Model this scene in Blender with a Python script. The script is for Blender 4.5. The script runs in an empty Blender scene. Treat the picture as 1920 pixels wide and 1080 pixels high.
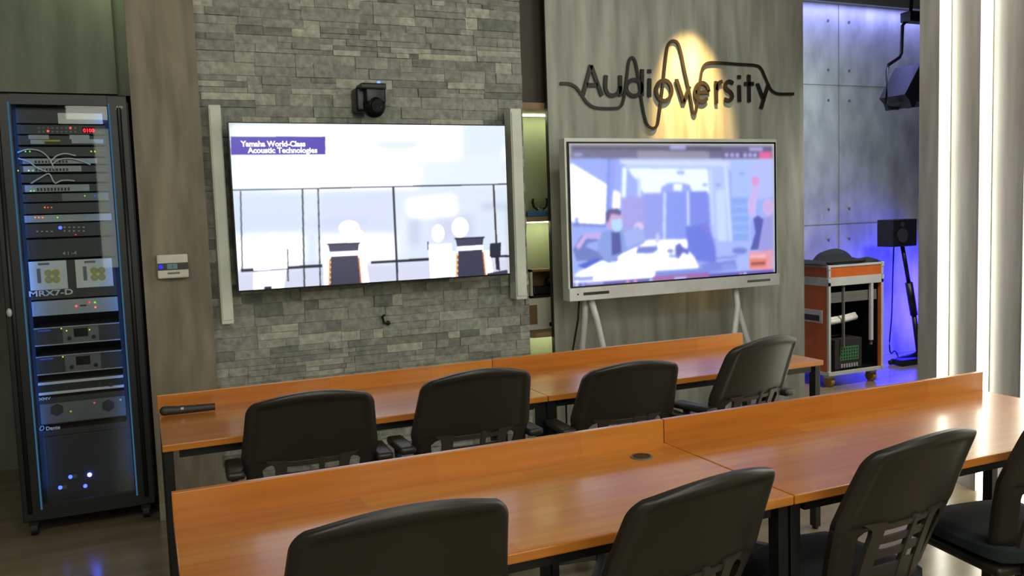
import bpy, bmesh, math, random
import numpy as np
from mathutils import Vector, Matrix
R_ = math.radians
random.seed(7)
SC = bpy.context.scene
COL = SC.collection

# ------------------------------------------------------------------ camera
F_PX, YAW, PITCH, ROLL, CAM_H = 1598.1, 0.41085, 0.08573, -0.03434, 1.417
_cy, _sy, _cp, _sp = math.cos(YAW), math.sin(YAW), math.cos(PITCH), math.sin(PITCH)
FW = Vector((_sy*_cp, _cy*_cp, -_sp)); _r = Vector((_cy, -_sy, 0)); _u = _r.cross(FW)
RT = _r*math.cos(ROLL) + _u*math.sin(ROLL); UP = -_r*math.sin(ROLL) + _u*math.cos(ROLL)
CAM = Vector((0, 0, CAM_H))
cd = bpy.data.cameras.new('camera'); cam = bpy.data.objects.new('camera', cd); COL.objects.link(cam)
cd.sensor_width = 36; cd.lens = F_PX/1920*36; cd.clip_start = .02
cam.matrix_world = Matrix(((RT.x, UP.x, -FW.x, 0), (RT.y, UP.y, -FW.y, 0), (RT.z, UP.z, -FW.z, CAM_H), (0, 0, 0, 1)))
SC.camera = cam
SC.view_settings.view_transform = 'Standard'; SC.view_settings.look = 'None'
SC.view_settings.gamma = 1; SC.view_settings.use_curve_mapping = False
SC.view_settings.exposure = 0.0
w = bpy.data.worlds.new('world'); SC.world = w; w.use_nodes = True
w.node_tree.nodes['Background'].inputs[0].default_value = (.5, .55, .5, 1)
w.node_tree.nodes['Background'].inputs[1].default_value = .02

def at(u, v, x=None, y=None, z=None):
    """point of the photograph's ray (u, v) on the plane x=, y= or z="""
    d = FW + RT*((u-960)/F_PX) - UP*((v-540)/F_PX)
    t = x/d.x if x is not None else (y/d.y if y is not None else (z-CAM_H)/d.z)
    return CAM + d*t

def L(h):
    f = lambda c: c/12.92 if c <= .04045 else ((c+.055)/1.055)**2.4
    return tuple(f(c/255) for c in h) + (1,)

# ------------------------------------------------------------------ lights of the room, with added fill lamps
def area(name, loc, aim, size, power, col, sy=None, spread=180):
    d = bpy.data.lights.new(name, 'AREA'); o = bpy.data.objects.new(name, d); COL.objects.link(o)
    d.energy = power; d.color = col; d.size = size; d.spread = R_(spread)
    if sy: d.shape = 'RECTANGLE'; d.size_y = sy
    o.location = loc; o.rotation_euler = (Vector(aim)-Vector(loc)).to_track_quat('-Z', 'Y').to_euler()
    return o
def spot(name, loc, aim, power, col, ang, blend=.6, rad=.02):
    d = bpy.data.lights.new(name, 'SPOT'); o = bpy.data.objects.new(name, d); COL.objects.link(o)
    d.energy = power; d.color = col; d.spot_size = R_(ang); d.spot_blend = blend; d.shadow_soft_size = rad
    o.location = loc; o.rotation_euler = (Vector(aim)-Vector(loc)).to_track_quat('-Z', 'Y').to_euler()
    return o
area('ceiling_fill', (1.3, .2, 3.15), (1.8, 4.5, .6), 2.2, 42, (1, .99, .88), .8)  # added soft fill for the general ambient light, no fixture
area('entry_fill', (.6, -1.3, 3.15), (1.0, 4.5, .9), 2.4, 46, (1, .96, .86), 1.2)  # added fill behind the camera, evens out the light on the back walls
area('rack_fill', (-1.2, .2, 3.0), (-.1, 4.4, .4), .8, 24, (1, .96, .84), .5)  # added fill that brightens the rack front and the column
area('alcove_wash', (-.08, 4.55, 2.95), (-.10, 4.75, 2.4), .2, 2.4, (.76, 1, .60), .1)
spot('sign_spotlight', (3.22, 3.98, 3.12), (3.26, 4.56, 2.03), 640, (1, .61, .20), 33, 1.0)
area('stage_fill', (3.2, 2.2, 3.15), (3.9, 4.55, .4), .9, 26, (.98, 1, .92), .5)  # added fill that brightens the right part of the sign panel
area('blue_room_fill', (4.75, 4.95, 2.7), (5.9, 5.8, 1.3), .5, 15, (.86, .98, 1), .5, 150)  # added white fill for the concrete wall, kept out of view
area('passage_fill', (4.75, 3.3, 3.0), (5.1, 5.0, .6), .5, 12, (1, .96, .88), .3, 70)  # added fill that brightens the front of the flight case
area('blue_cove_light', (6.0, 5.70, 3.13), (6.0, 5.8, 2.4), 2.8, 15, (.32, .34, 1), .05)
area('blue_floor_light', (6.86, 5.60, .45), (6.5, 5.8, .45), .15, 70, (.012, .008, 1), .7, 120)

# ------------------------------------------------------------------ materials
def mat(name, col, rough=.6, metal=0, emit=None, es=1, spec=None, noise=None, bump=None, coat=0):
    """noise=(scale xyz, second colour, contrast) mottles the colour; bump=(scale, strength)"""
    m = bpy.data.materials.new(name); m.use_nodes = True; nt = m.node_tree; b = nt.nodes['Principled BSDF']
    b.inputs['Base Color'].default_value = L(col); b.inputs['Roughness'].default_value = rough
    b.inputs['Metallic'].default_value = metal
    if spec is not None: b.inputs['Specular IOR Level'].default_value = spec
    if coat: b.inputs['Coat Weight'].default_value = coat; b.inputs['Coat Roughness'].default_value = .1
    if emit:
        b.inputs['Emission Color'].default_value = L(emit); b.inputs['Emission Strength'].default_value = es
    tc = nt.nodes.new('ShaderNodeTexCoord')
    sc, c2, k = noise if noise else ((6, 6, 6), tuple(int(c*.93) for c in col), .3)
    mp = nt.nodes.new('ShaderNodeMapping'); mp.inputs['Scale'].default_value = sc
    n = nt.nodes.new('ShaderNodeTexNoise'); n.inputs['Scale'].default_value = 1; n.inputs['Detail'].default_value = 6
    rp = nt.nodes.new('ShaderNodeValToRGB'); rp.color_ramp.elements[0].color = L(c2); rp.color_ramp.elements[1].color = L(col)
    rp.color_ramp.elements[0].position = .5-k/2; rp.color_ramp.elements[1].position = .5+k/2
    nt.links.new(tc.outputs['Object'], mp.inputs[0]); nt.links.new(mp.outputs[0], n.inputs[0])
    nt.links.new(n.outputs[0], rp.inputs[0]); nt.links.new(rp.outputs[0], b.inputs['Base Color'])
    if bump:
        n2 = nt.nodes.new('ShaderNodeTexNoise'); n2.inputs['Scale'].default_value = bump[0]; n2.inputs['Detail'].default_value = 4
        bp = nt.nodes.new('ShaderNodeBump'); bp.inputs['Strength'].default_value = bump[1]; bp.inputs['Distance'].default_value = .01
        nt.links.new(tc.outputs['Object'], n2.inputs[0]); nt.links.new(n2.outputs[0], bp.inputs['Height'])
        nt.links.new(bp.outputs[0], b.inputs['Normal'])
    return m
_em = {}
def em(col, s=1.0):
    """a lit thing: its own light only"""
    k = (tuple(col), s)
    if k not in _em:
        m = bpy.data.materials.new('lit_%d_%d_%d' % tuple(col)); m.use_nodes = True; nt = m.node_tree
        nt.nodes.remove(nt.nodes['Principled BSDF'])
        e = nt.nodes.new('ShaderNodeEmission'); e.inputs[0].default_value = L(col); e.inputs[1].default_value = s
        nt.links.new(e.outputs[0], nt.nodes['Material Output'].inputs[0]); _em[k] = m
    return _em[k]

def stone_mat():
    m = mat('ledge_stone', (150, 152, 142), .85, bump=(60, .5)); nt = m.node_tree; b = nt.nodes['Principled BSDF']
    g = nt.nodes.new('ShaderNodeNewGeometry'); rp = nt.nodes.new('ShaderNodeValToRGB')
    cs = [(0, (116, 118, 112)), (.2, (138, 140, 130)), (.45, (158, 160, 148)), (.7, (142, 142, 136)), (.85, (168, 168, 156)), (1, (184, 184, 168))]
    rp.color_ramp.elements[0].color = L(cs[0][1]); rp.color_ramp.elements[1].color = L(cs[-1][1])
    for p, c in cs[1:-1]: rp.color_ramp.elements.new(p).color = L(c)
    nt.links.new(g.outputs['Random Per Island'], rp.inputs[0])
    tc = nt.nodes.new('ShaderNodeTexCoord'); n = nt.nodes.new('ShaderNodeTexNoise'); n.inputs['Scale'].default_value = 30; n.inputs['Detail'].default_value = 8
    mr = nt.nodes.new('ShaderNodeMapRange'); mr.inputs[1].default_value = .3; mr.inputs[2].default_value = .7; mr.inputs[3].default_value = .68; mr.inputs[4].default_value = 1.25
    mx = nt.nodes.new('ShaderNodeMix'); mx.data_type = 'RGBA'; mx.blend_type = 'MULTIPLY'; mx.inputs[0].default_value = 1
    nt.links.new(tc.outputs['Object'], n.inputs[0]); nt.links.new(n.outputs[0], mr.inputs[0])
    nt.links.new(rp.outputs[0], mx.inputs[6]); nt.links.new(mr.outputs[0], mx.inputs[7]); nt.links.new(mx.outputs[2], b.inputs['Base Color'])
    return m
def wood_mat(name, c1, c2, rough=.27):
    m = mat(name, c1, rough, coat=.3); nt = m.node_tree; b = nt.nodes['Principled BSDF']
    b.inputs['Coat Roughness'].default_value = .12
    tc = nt.nodes.new('ShaderNodeTexCoord'); br = nt.nodes.new('ShaderNodeTexBrick')
    mp0 = nt.nodes.new('ShaderNodeMapping'); mp0.inputs['Rotation'].default_value = (R_(20), 0, 0)
    br.inputs['Scale'].default_value = 1; br.inputs['Brick Width'].default_value = .42; br.inputs['Row Height'].default_value = .075
    br.inputs['Mortar Size'].default_value = 0; br.inputs['Color1'].default_value = L(c1); br.inputs['Color2'].default_value = L(c2); br.inputs['Bias'].default_value = -.1
    mp = nt.nodes.new('ShaderNodeMapping'); mp.inputs['Scale'].default_value = (3, 45, 45)
    n = nt.nodes.new('ShaderNodeTexNoise'); n.inputs['Scale'].default_value = 1; n.inputs['Detail'].default_value = 5
    mr = nt.nodes.new('ShaderNodeMapRange'); mr.inputs[1].default_value = .3; mr.inputs[2].default_value = .7; mr.inputs[3].default_value = .86; mr.inputs[4].default_value = 1.08
    mx = nt.nodes.new('ShaderNodeMix'); mx.data_type = 'RGBA'; mx.blend_type = 'MULTIPLY'; mx.inputs[0].default_value = 1
    nt.links.new(tc.outputs['Object'], mp0.inputs[0]); nt.links.new(mp0.outputs[0], br.inputs[0])
    nt.links.new(tc.outputs['Object'], mp.inputs[0]); nt.links.new(mp.outputs[0], n.inputs[0]); nt.links.new(n.outputs[0], mr.inputs[0])
    nt.links.new(br.outputs[0], mx.inputs[6]); nt.links.new(mr.outputs[0], mx.inputs[7]); nt.links.new(mx.outputs[2], b.inputs['Base Color'])
    return m
def glass_mat():
    m = bpy.data.materials.new('tinted_glass'); m.use_nodes = True; nt = m.node_tree; nt.nodes.remove(nt.nodes['Principled BSDF'])
    t = nt.nodes.new('ShaderNodeBsdfTransparent'); t.inputs[0].default_value = (.93, .96, .94, 1)
    g = nt.nodes.new('ShaderNodeBsdfGlossy'); g.inputs[1].default_value = .02
    f = nt.nodes.new('ShaderNodeFresnel'); f.inputs[0].default_value = 1.42; mx = nt.nodes.new('ShaderNodeMixShader')
    nt.links.new(f.outputs[0], mx.inputs[0]); nt.links.new(t.outputs[0], mx.inputs[1]); nt.links.new(g.outputs[0], mx.inputs[2])
    nt.links.new(mx.outputs[0], nt.nodes['Material Output'].inputs[0]); return m
M = dict(
    stone=stone_mat(),
    panel=mat('streaked_grey_panel', (178, 179, 166), .5, noise=((13, 13, 1.6), (140, 141, 129), .32)),
    column=mat('brownish_grey_panel', (146, 137, 116), .6, noise=((14, 14, 2.2), (112, 104, 88), .32)),
    green=mat('alcove_panel', (120, 124, 108), .6, noise=((9, 9, 1.4), (84, 92, 76), .35)),
    concrete=mat('cast_concrete', (178, 180, 176), .6, noise=((6, 6, 3), (138, 140, 138), .4), bump=(9, .15)),
    rightp=mat('light_grey_panel', (168, 164, 156), .5, noise=((14, 14, 1.5), (136, 132, 124), .35)),
    ceiling=mat('black_ceiling', (22, 22, 22), .9),
    floor=mat('grey_vinyl_floor', (150, 136, 108), .2, noise=((1.2, 8, 1), (116, 104, 82), .5)),
    base=mat('pale_skirting', (158, 154, 140), .5),
    wood=wood_mat('orange_butcher_block', (200, 128, 50), (186, 108, 36)),
    wood_edge=wood_mat('orange_edge', (196, 118, 52), (180, 100, 40), .35),
    black=mat('black_steel', (17, 17, 19), .4),
    plastic=mat('chair_plastic', (43, 40, 35), .42),
    bracket=mat('chair_bracket', (66, 62, 56), .4),
    fabric=mat('dark_seat_fabric', (28, 40, 42), .9, bump=(400, .3)),
    chrome=mat('chrome', (190, 190, 190), .2, 1),
    rackm=mat('rack_black', (27, 27, 28), .45),
    rackdark=mat('rack_interior', (30, 30, 30), .6),
    gear=mat('gear_black', (52, 50, 46), .5),
    gearg=mat('gear_grey', (112, 112, 106), .45),
    silver=mat('gear_silver', (168, 170, 166), .4),
    white=mat('white_plastic', (222, 220, 208), .4),
    whitem=mat('white_metal', (226, 224, 222), .35),
    alu=mat('aluminium', (206, 208, 200), .35, .1),
    caseo=mat('orange_case_panel', (206, 104, 44), .5),
    caster=mat('yellow_caster', (170, 130, 50), .5),
    vxl=mat('pale_speaker_paint', (222, 226, 212), .5),
    sign=mat('sign_black', (36, 33, 30), .45),
    bezel=mat('screen_bezel', (14, 14, 20), .25),
    silverframe=mat('display_frame', (222, 224, 214), .35, .1),
    glass=glass_mat(),
    cable=mat('white_cable', (225, 225, 212), .5),
    blackcloth=mat('black_cloth', (18, 20, 20), .9, bump=(80, .4)),
    shelfwood=mat('shelf_wood', (150, 118, 88), .5),
    nichedark=mat('unlit_niche_brown', (70, 62, 50), .6, noise=((6, 6, 1), (56, 50, 40), .4)),  # nichedark: dark brown standing in for the shade of the unlit upper niche
    bluebox=mat('blue_box', (60, 110, 160), .5), brownbox=mat('brown_box', (130, 100, 60), .6),
    shelfback=mat('niche_lining', (176, 180, 156), .6, noise=((7, 7, 1), (158, 162, 140), .4)),
    yellow=mat('yellow_pad', (190, 176, 60), .5), green_led=em((150, 255, 90), 1.5), red_led=em((255, 60, 60), 2), blue_led=em((40, 60, 255), 6),
)

# ------------------------------------------------------------------ mesh helpers
class MB:
    def __init__(s): s.bm = bmesh.new(); s.mats = []
    def mi(s, m):
        if m not in s.mats: s.mats.append(m)
        return s.mats.index(m)
    def box(s, x0, x1, y0, y1, z0, z1, m, bev=0, T=None):
        b = bmesh.new(); bmesh.ops.create_cube(b, size=1)
        for v in b.verts: v.co = Vector(((x0+x1)/2+v.co.x*(x1-x0), (y0+y1)/2+v.co.y*(y1-y0), (z0+z1)/2+v.co.z*(z1-z0)))
        if bev: bmesh.ops.bevel(b, geom=b.edges[:], offset=bev, segments=2, affect='EDGES', profile=.6)
        s.add(b, m, T, bool(bev) and bev > .01)
    def add(s, b, m, T=None, smooth=False):
        i = s.mi(m)
        if T is not None: bmesh.ops.transform(b, matrix=T, verts=b.verts)
        bmesh.ops.recalc_face_normals(b, faces=b.faces)
        for f in b.faces: f.material_index = i; f.smooth = smooth
        me = bpy.data.meshes.new('t'); b.to_mesh(me); b.free(); s.bm.from_mesh(me); bpy.data.meshes.remove(me)
        return s
    def cyl(s, p, q, r, m, r2=None, n=16):
        p, q = Vector(p), Vector(q); d = q-p; b = bmesh.new()
        bmesh.ops.create_cone(b, cap_ends=True, segments=n, radius1=r, radius2=r if r2 is None else r2, depth=d.length)
        T = Matrix.Translation((p+q)/2) @ d.to_track_quat('Z', 'Y').to_matrix().to_4x4()
        s.add(b, m, T); 
        for f in s.bm.faces[-(n+2):] if False else []: pass
        return s
    def ball(s, c, r, m, sc=(1, 1, 1), n=16):
        b = bmesh.new(); bmesh.ops.create_uvsphere(b, u_segments=n, v_segments=n//2+2, radius=r)
        return s.add(b, m, Matrix.Translation(c) @ Matrix.Diagonal((*sc, 1)), True)
    def tube(s, pts, r, m, n=8):
        pts = [Vector(p) for p in pts]; b = bmesh.new(); rings = []
        for i, p in enumerate(pts):
            d = (pts[min(i+1, len(pts)-1)]-pts[max(i-1, 0)]).normalized(); q = d.to_track_quat('Z', 'Y')
            rings.append([b.verts.new(p+q @ Vector((r*math.cos(k*2*math.pi/n), r*math.sin(k*2*math.pi/n), 0))) for k in range(n)])
        for a, c in zip(rings, rings[1:]):
            for k in range(n): b.faces.new((a[k], a[(k+1) % n], c[(k+1) % n], c[k]))
        b.faces.new(rings[0]); b.faces.new(rings[-1])
        return s.add(b, m, None, True)
    def ribbon(s, pts, wd, y0, y1, m, closed=False):
        """flat stroke in the xz plane, extruded from y0 to y1; pts are (x, z)"""
        P = [Vector((p[0], p[1])) for p in pts]; n = len(P); b = bmesh.new(); rows = []
        for i in range(n):
            a = P[(i-1) % n] if closed else P[max(i-1, 0)]; c = P[(i+1) % n] if closed else P[min(i+1, n-1)]
            d = (c-a).normalized(); nn = Vector((-d.y, d.x))*wd/2
            l, r = P[i]+nn, P[i]-nn
            rows.append([b.verts.new((l.x, y0, l.y)), b.verts.new((r.x, y0, r.y)), b.verts.new((r.x, y1, r.y)), b.verts.new((l.x, y1, l.y))])
        prs = list(zip(rows, rows[1:])) + ([(rows[-1], rows[0])] if closed else [])
        for a, c in prs:
            for k in range(4): b.faces.new((a[k], a[(k+1) % 4], c[(k+1) % 4], c[k]))
        if not closed: b.faces.new(rows[0]); b.faces.new(rows[-1])
        return s.add(b, m)
    def poly(s, pts, m, th=0):
        """a flat face through 3-D points"""
        b = bmesh.new(); b.faces.new([b.verts.new(p) for p in pts]); i = s.mi(m)
        for f in b.faces: f.material_index = i
        b.normal_update(); me = bpy.data.meshes.new('t'); b.to_mesh(me); b.free(); s.bm.from_mesh(me); bpy.data.meshes.remove(me); return s
    def prism(s, prof, axis, a0, a1, m, T=None, smooth=False):
        """profile (p, q) extruded along axis x or y: axis 'x' -> (a, p, q), 'y' -> (p, a, q), 'z' -> (p, q, a)"""
        f = {'x': lambda p, q, a: (a, p, q), 'y': lambda p, q, a: (p, a, q), 'z': lambda p, q, a: (p, q, a)}[axis]
        b = bmesh.new(); A = [b.verts.new(f(p, q, a0)) for p, q in prof]; B = [b.verts.new(f(p, q, a1)) for p, q in prof]
        n = len(prof)
        for k in range(n): b.faces.new((A[k], A[(k+1) % n], B[(k+1) % n], B[k]))
        b.faces.new(A); b.faces.new(B); return s.add(b, m, T, smooth)
    def text(s, body, T, size, m, ext=.0005, bold=0, sx=1):
        c = bpy.data.curves.new('t', 'FONT'); c.body = body; c.size = size; c.extrude = ext; c.offset = bold; c.resolution_u = 3
        o = bpy.data.objects.new('t', c); COL.objects.link(o); bpy.context.view_layer.update()
        me = bpy.data.meshes.new_from_object(o.evaluated_get(bpy.context.evaluated_depsgraph_get()))
        b = bmesh.new(); b.from_mesh(me); bpy.data.objects.remove(o); bpy.data.curves.remove(c); bpy.data.meshes.remove(me)
        return s.add(b, m, T @ Matrix.Diagonal((sx, 1, 1, 1)))
    def build(s, name, parent=None, **kw):
        me = bpy.data.meshes.new(name); s.bm.to_mesh(me); s.bm.free()
        for m in s.mats: me.materials.append(m)
        o = bpy.data.objects.new(name, me); COL.objects.link(o)
        if parent is not None: o.parent = parent
        for k, v in kw.items(): o[k] = v
        return o
def front(x, y, z):                      # text facing the camera side (-Y)
    return Matrix.Translation((x, y, z)) @ Matrix.Rotation(math.pi/2, 4, 'X')
def thing(name, loc, label, cat, rz=0, group=None):
    o = bpy.data.objects.new(name, None); COL.objects.link(o); o.empty_display_size = .1
    o.location = loc; o.rotation_euler = (0, 0, rz); o['label'] = label; o['category'] = cat
    if group: o['group'] = group
    return o
def relabel(o, label, group=None):
    o['label'] = label
    if group: o['group'] = group
def dup(root, loc, rz, label):
    """copy a thing with its parts and their sub-parts"""
    def cp(o, par):
        c = o.copy(); COL.objects.link(c); c.parent = par
        for ch in list(o.children): cp(ch, c)
        return c
    r = cp(root, None); r.location = loc; r.rotation_euler = (0, 0, rz); r['label'] = label
    return r
def struct(name, mb): return mb.build(name, kind='structure')
def tag(o, label, cat, group=None):
    o['label'] = label; o['category'] = cat
    if group: o['group'] = group
    return o

# ------------------------------------------------------------------ the setting
CH = 3.2
f = MB(); f.box(-2.4, 7.7, -2.7, 6.0, -.1, 0, M['floor']); struct('floor', f)
f = MB(); f.box(-2.4, 7.7, -2.7, 6.0, CH, CH+.1, M['ceiling']); struct('ceiling', f)
f = MB(); f.box(-2.4, -2.2, -2.7, 6.0, 0, CH, M['green']); struct('wall_left', f)
f = MB(); f.box(-2.2, 7.5, -2.7, -2.5, 0, CH, M['panel']); struct('wall_front', f)
f = MB(); f.box(-2.2, .30, 5.8, 6.0, 0, CH, M['green']); struct('wall_alcove', f)
# glazed front of the control room behind the viewer, lit from inside
f = MB()
for k in range(3):
    a = -.45+k*1.32; f.box(a, a+.05, -2.5, -2.44, .90, 2.65, M['black']); f.box(a+.05, a+1.32, -2.5, -2.485, .95, 2.60, em((236, 240, 214), 2.8))
f.box(-.45, 3.56, -2.5, -2.44, .90, .95, M['black']); f.box(-.45, 3.56, -2.5, -2.44, 2.60, 2.65, M['black']); f.box(3.51, 3.56, -2.5, -2.44, .90, 2.65, M['black'])
struct('window_1', f)
# bulkhead over the rack, with its darker return by the column
f = MB(); f.box(-2.2, -.045, 4.75, 4.9, 2.085, CH, M['green']); f.box(-.045, .02, 4.80, 4.9, 2.085, CH, M['green']); struct('trim_1', f)
# column between the rack and the stone wall
f = MB(); f.box(.012, .312, 4.38, 5.8, 0, CH, M['column']); struct('wall_column', f)
f = MB(); f.box(.010, .312, 4.368, 4.38, 0, .085, M['base'], .003); struct('baseboard_column', f)

# stacked ledge stone wall
f = MB(); f.box(.312, 2.03, 4.44, 4.66, 0, CH, M['stone'])
def stones(f, x0, x1, yb, along='x', z1=CH):
    z = 0.0
    while z < z1-.005:
        blockh = min(random.choice((.085, .10, .115)), z1-z)       # panels of a few thin courses
        x = x0 - random.random()*.1
        while x < x1:
            bw = random.uniform(.20, .34)
            nz = random.choice((2, 2, 3)); hs = [random.uniform(.7, 1.3) for _ in range(nz)]; t = sum(hs); zz = z
            for h in hs:
                hh = blockh*h/t; xx = x
                while xx < x+bw-.01:
                    sw = random.choice((.07, .1, .14, .2, bw)); e = min(xx+sw, x+bw)
                    if x+bw-e < .04: e = x+bw
                    a, c = max(xx, x0), min(e, x1)
                    if c-a > .012:
                        d = random.choice((.002, .004, .006, .008, .012))+random.random()*.002
                        if along == 'x': f.box(a, c-.0015, yb-d, yb+.02, zz+.001, zz+hh-.001, M['stone'])
                        else: f.box(yb-.02, yb+d*.7, a, c-.0015, zz+.001, zz+hh-.001, M['stone'])
                    xx = e
                zz += hh
            x += bw
        z += blockh
stones(f, .312, 2.035, 4.44)
stones(f, 4.44, 4.66, 2.03, 'y')
struct('wall_stone', f)
# wall behind the stone wall and the niche's lining
f = MB(); f.box(.312, 2.70, 4.95, 5.05, 0, CH, M['shelfback']); f.box(2.70, 2.78, 4.58, 5.05, 0, CH, M['shelfback']); struct('wall_niche', f)
f = MB(); f.box(2.035, 2.70, 4.64, 4.66, 2.072, CH, M['nichedark']); struct('trim_2', f)  # dark sheet in place of the unlit compartment above the top shelf
# sign panel wall
f = MB(); f.box(2.25, 4.175, 4.55, 4.58, 0, CH, M['panel']); struct('wall_sign', f)
f = MB(); f.box(2.246, 2.25, 4.548, 4.58, 0, CH, M['black']); struct('trim_3', f)
# blue room behind
f = MB()
f.box(2.78, 7.5, 5.8, 6.0, 0, CH, M['concrete'])
struct('wall_back', f)
f = MB()
jm = mat('joint_dark', (96, 98, 100), .8)
for x in (5.72, 6.92): f.box(x-.002, x+.002, 5.797, 5.80, 0, CH, jm)
for z in (.0, 1.235, 2.45): f.box(2.8, 7.5, 5.797, 5.80, z-.002, z+.002, jm)
for x in (5.60, 5.84, 6.8):
    for z in (1.10, 1.37, 2.32, 2.58, .2, 3.0): f.cyl((x, 5.80, z), (x, 5.794, z), .011, jm)
struct('trim_4', f)
f = MB(); f.box(7.5, 7.7, -2.7, 6.0, 0, CH, M['concrete']); struct('wall_far_right', f)
f = MB(); f.box(2.8, 7.5, 5.62, 5.66, 3.11, CH, M['gearg']); struct('trim_5', f)     # lip hiding the cove light

# right wall: vertical boards with light strips between them
struct_r = MB(); struct_r.box(3.70, 3.85, -2.5, 3.16, 0, CH, M['rightp'])
yb = [3.16]; y = 3.035
f = MB()
f.box(3.65, 3.70, 3.045, 3.16, 0, CH, M['rightp'])
pitch = .2235; y = 3.045; k = 0; strips = []
while y > -2.4:
    strips.append(y)
    a, b_ = y-.034, y-pitch
    f.prism([(3.695, a), (3.655, b_+.03), (3.65, b_+.01), (3.65, b_), (3.70, b_), (3.70, a)], 'z', 0, CH, M['rightp'])
    y -= pitch
struct('wall_right', struct_r); struct('trim_6', f)
f = MB()
strip_m = em((255, 252, 232), 9.5)
proto = None
for i, y in enumerate(strips[:9]):
    lb = ['vertical light strip by the passage edge of the board wall', 'vertical light strip rising behind the end of the long desk',
          'vertical light strip at the frame edge past the desk end'][min(i, 2)]
    o = MB(); 
    if proto is None:
        o.box(-.024, .004, -.030, -.004, .0, CH, strip_m); o.box(.004, .014, -.033, -.001, 0, CH, M['alu'])
        proto = o.build('light_strip')
        o = proto
    else: o = proto.copy(); COL.objects.link(o)
    o.location = (3.685, y, 0)
    tag(o, lb if i < 3 else 'vertical light strip between boards of the side wall beyond the frame', 'light strip', 'light strips in the board wall')

# ------------------------------------------------------------------ desks
def desk_set(ox, oy, W, D, u, rot, mods, labels):
    Z = .75
    for k in range(2):
        c, s = math.cos(rot), math.sin(rot)
        t = thing('desk', (ox+c*W*k, oy+s*W*k, 0), labels[k], 'desk', rot, mods)
        g = .0015
        top = MB(); top.box(g, W-g, -D, 0, Z-.022, Z, M['wood'], .003); top = top.build('desk_top', t)
        b = MB(); b.box(g, W-g, -.006, .012, Z-.02, Z+u, M['wood'], .002); b.build('raised_back_rail', t)
        for x in (.018, W-.018):
            for y in (-D+.035, -.05):
                l = MB(); l.box(x-.0145, x+.0145, y-.018, y+.018, .012, Z-.022, M['black'], .002)
                l.cyl((x, y, 0), (x, y, .014), .013, M['black']); l.build('leg', t)
        fr = MB()
        for y in (-D+.035, -.05): fr.box(.05, W-.05, y-.012, y+.012, Z-.05, Z-.0225, M['black'])
        for x in (.018, W-.018): fr.box(x-.012, x+.012, -D+.05, -.06, Z-.055, Z-.0225, M['black'])
        fr.build('under_frame', t)
        if mods.startswith('front') and k == 0:
            gm = MB(); gm.cyl((W-.135, -.10, Z-.001), (W-.135, -.10, Z+.003), .03, M['gearg'], n=28); gm.cyl((W-.135, -.10, Z+.003), (W-.135, -.10, Z+.004), .024, M['black'], n=28)
            gm.build('cable_grommet', t, label='round dark cable grommet')
desk_set(.030, 2.045, 1.3176, .540, .066, -.0025, 'front row desks', ['orange wood desk of the front row, its cable grommet near the joint', 'orange wood desk of the front row ending beside the lit board wall'])
desk_set(.0237, 3.3173, 1.3176, .538, .058, .0016, 'back row desks', ['orange wood desk of the back row with the black microphone on it', 'orange wood desk of the back row in front of the white display stand'])

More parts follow.
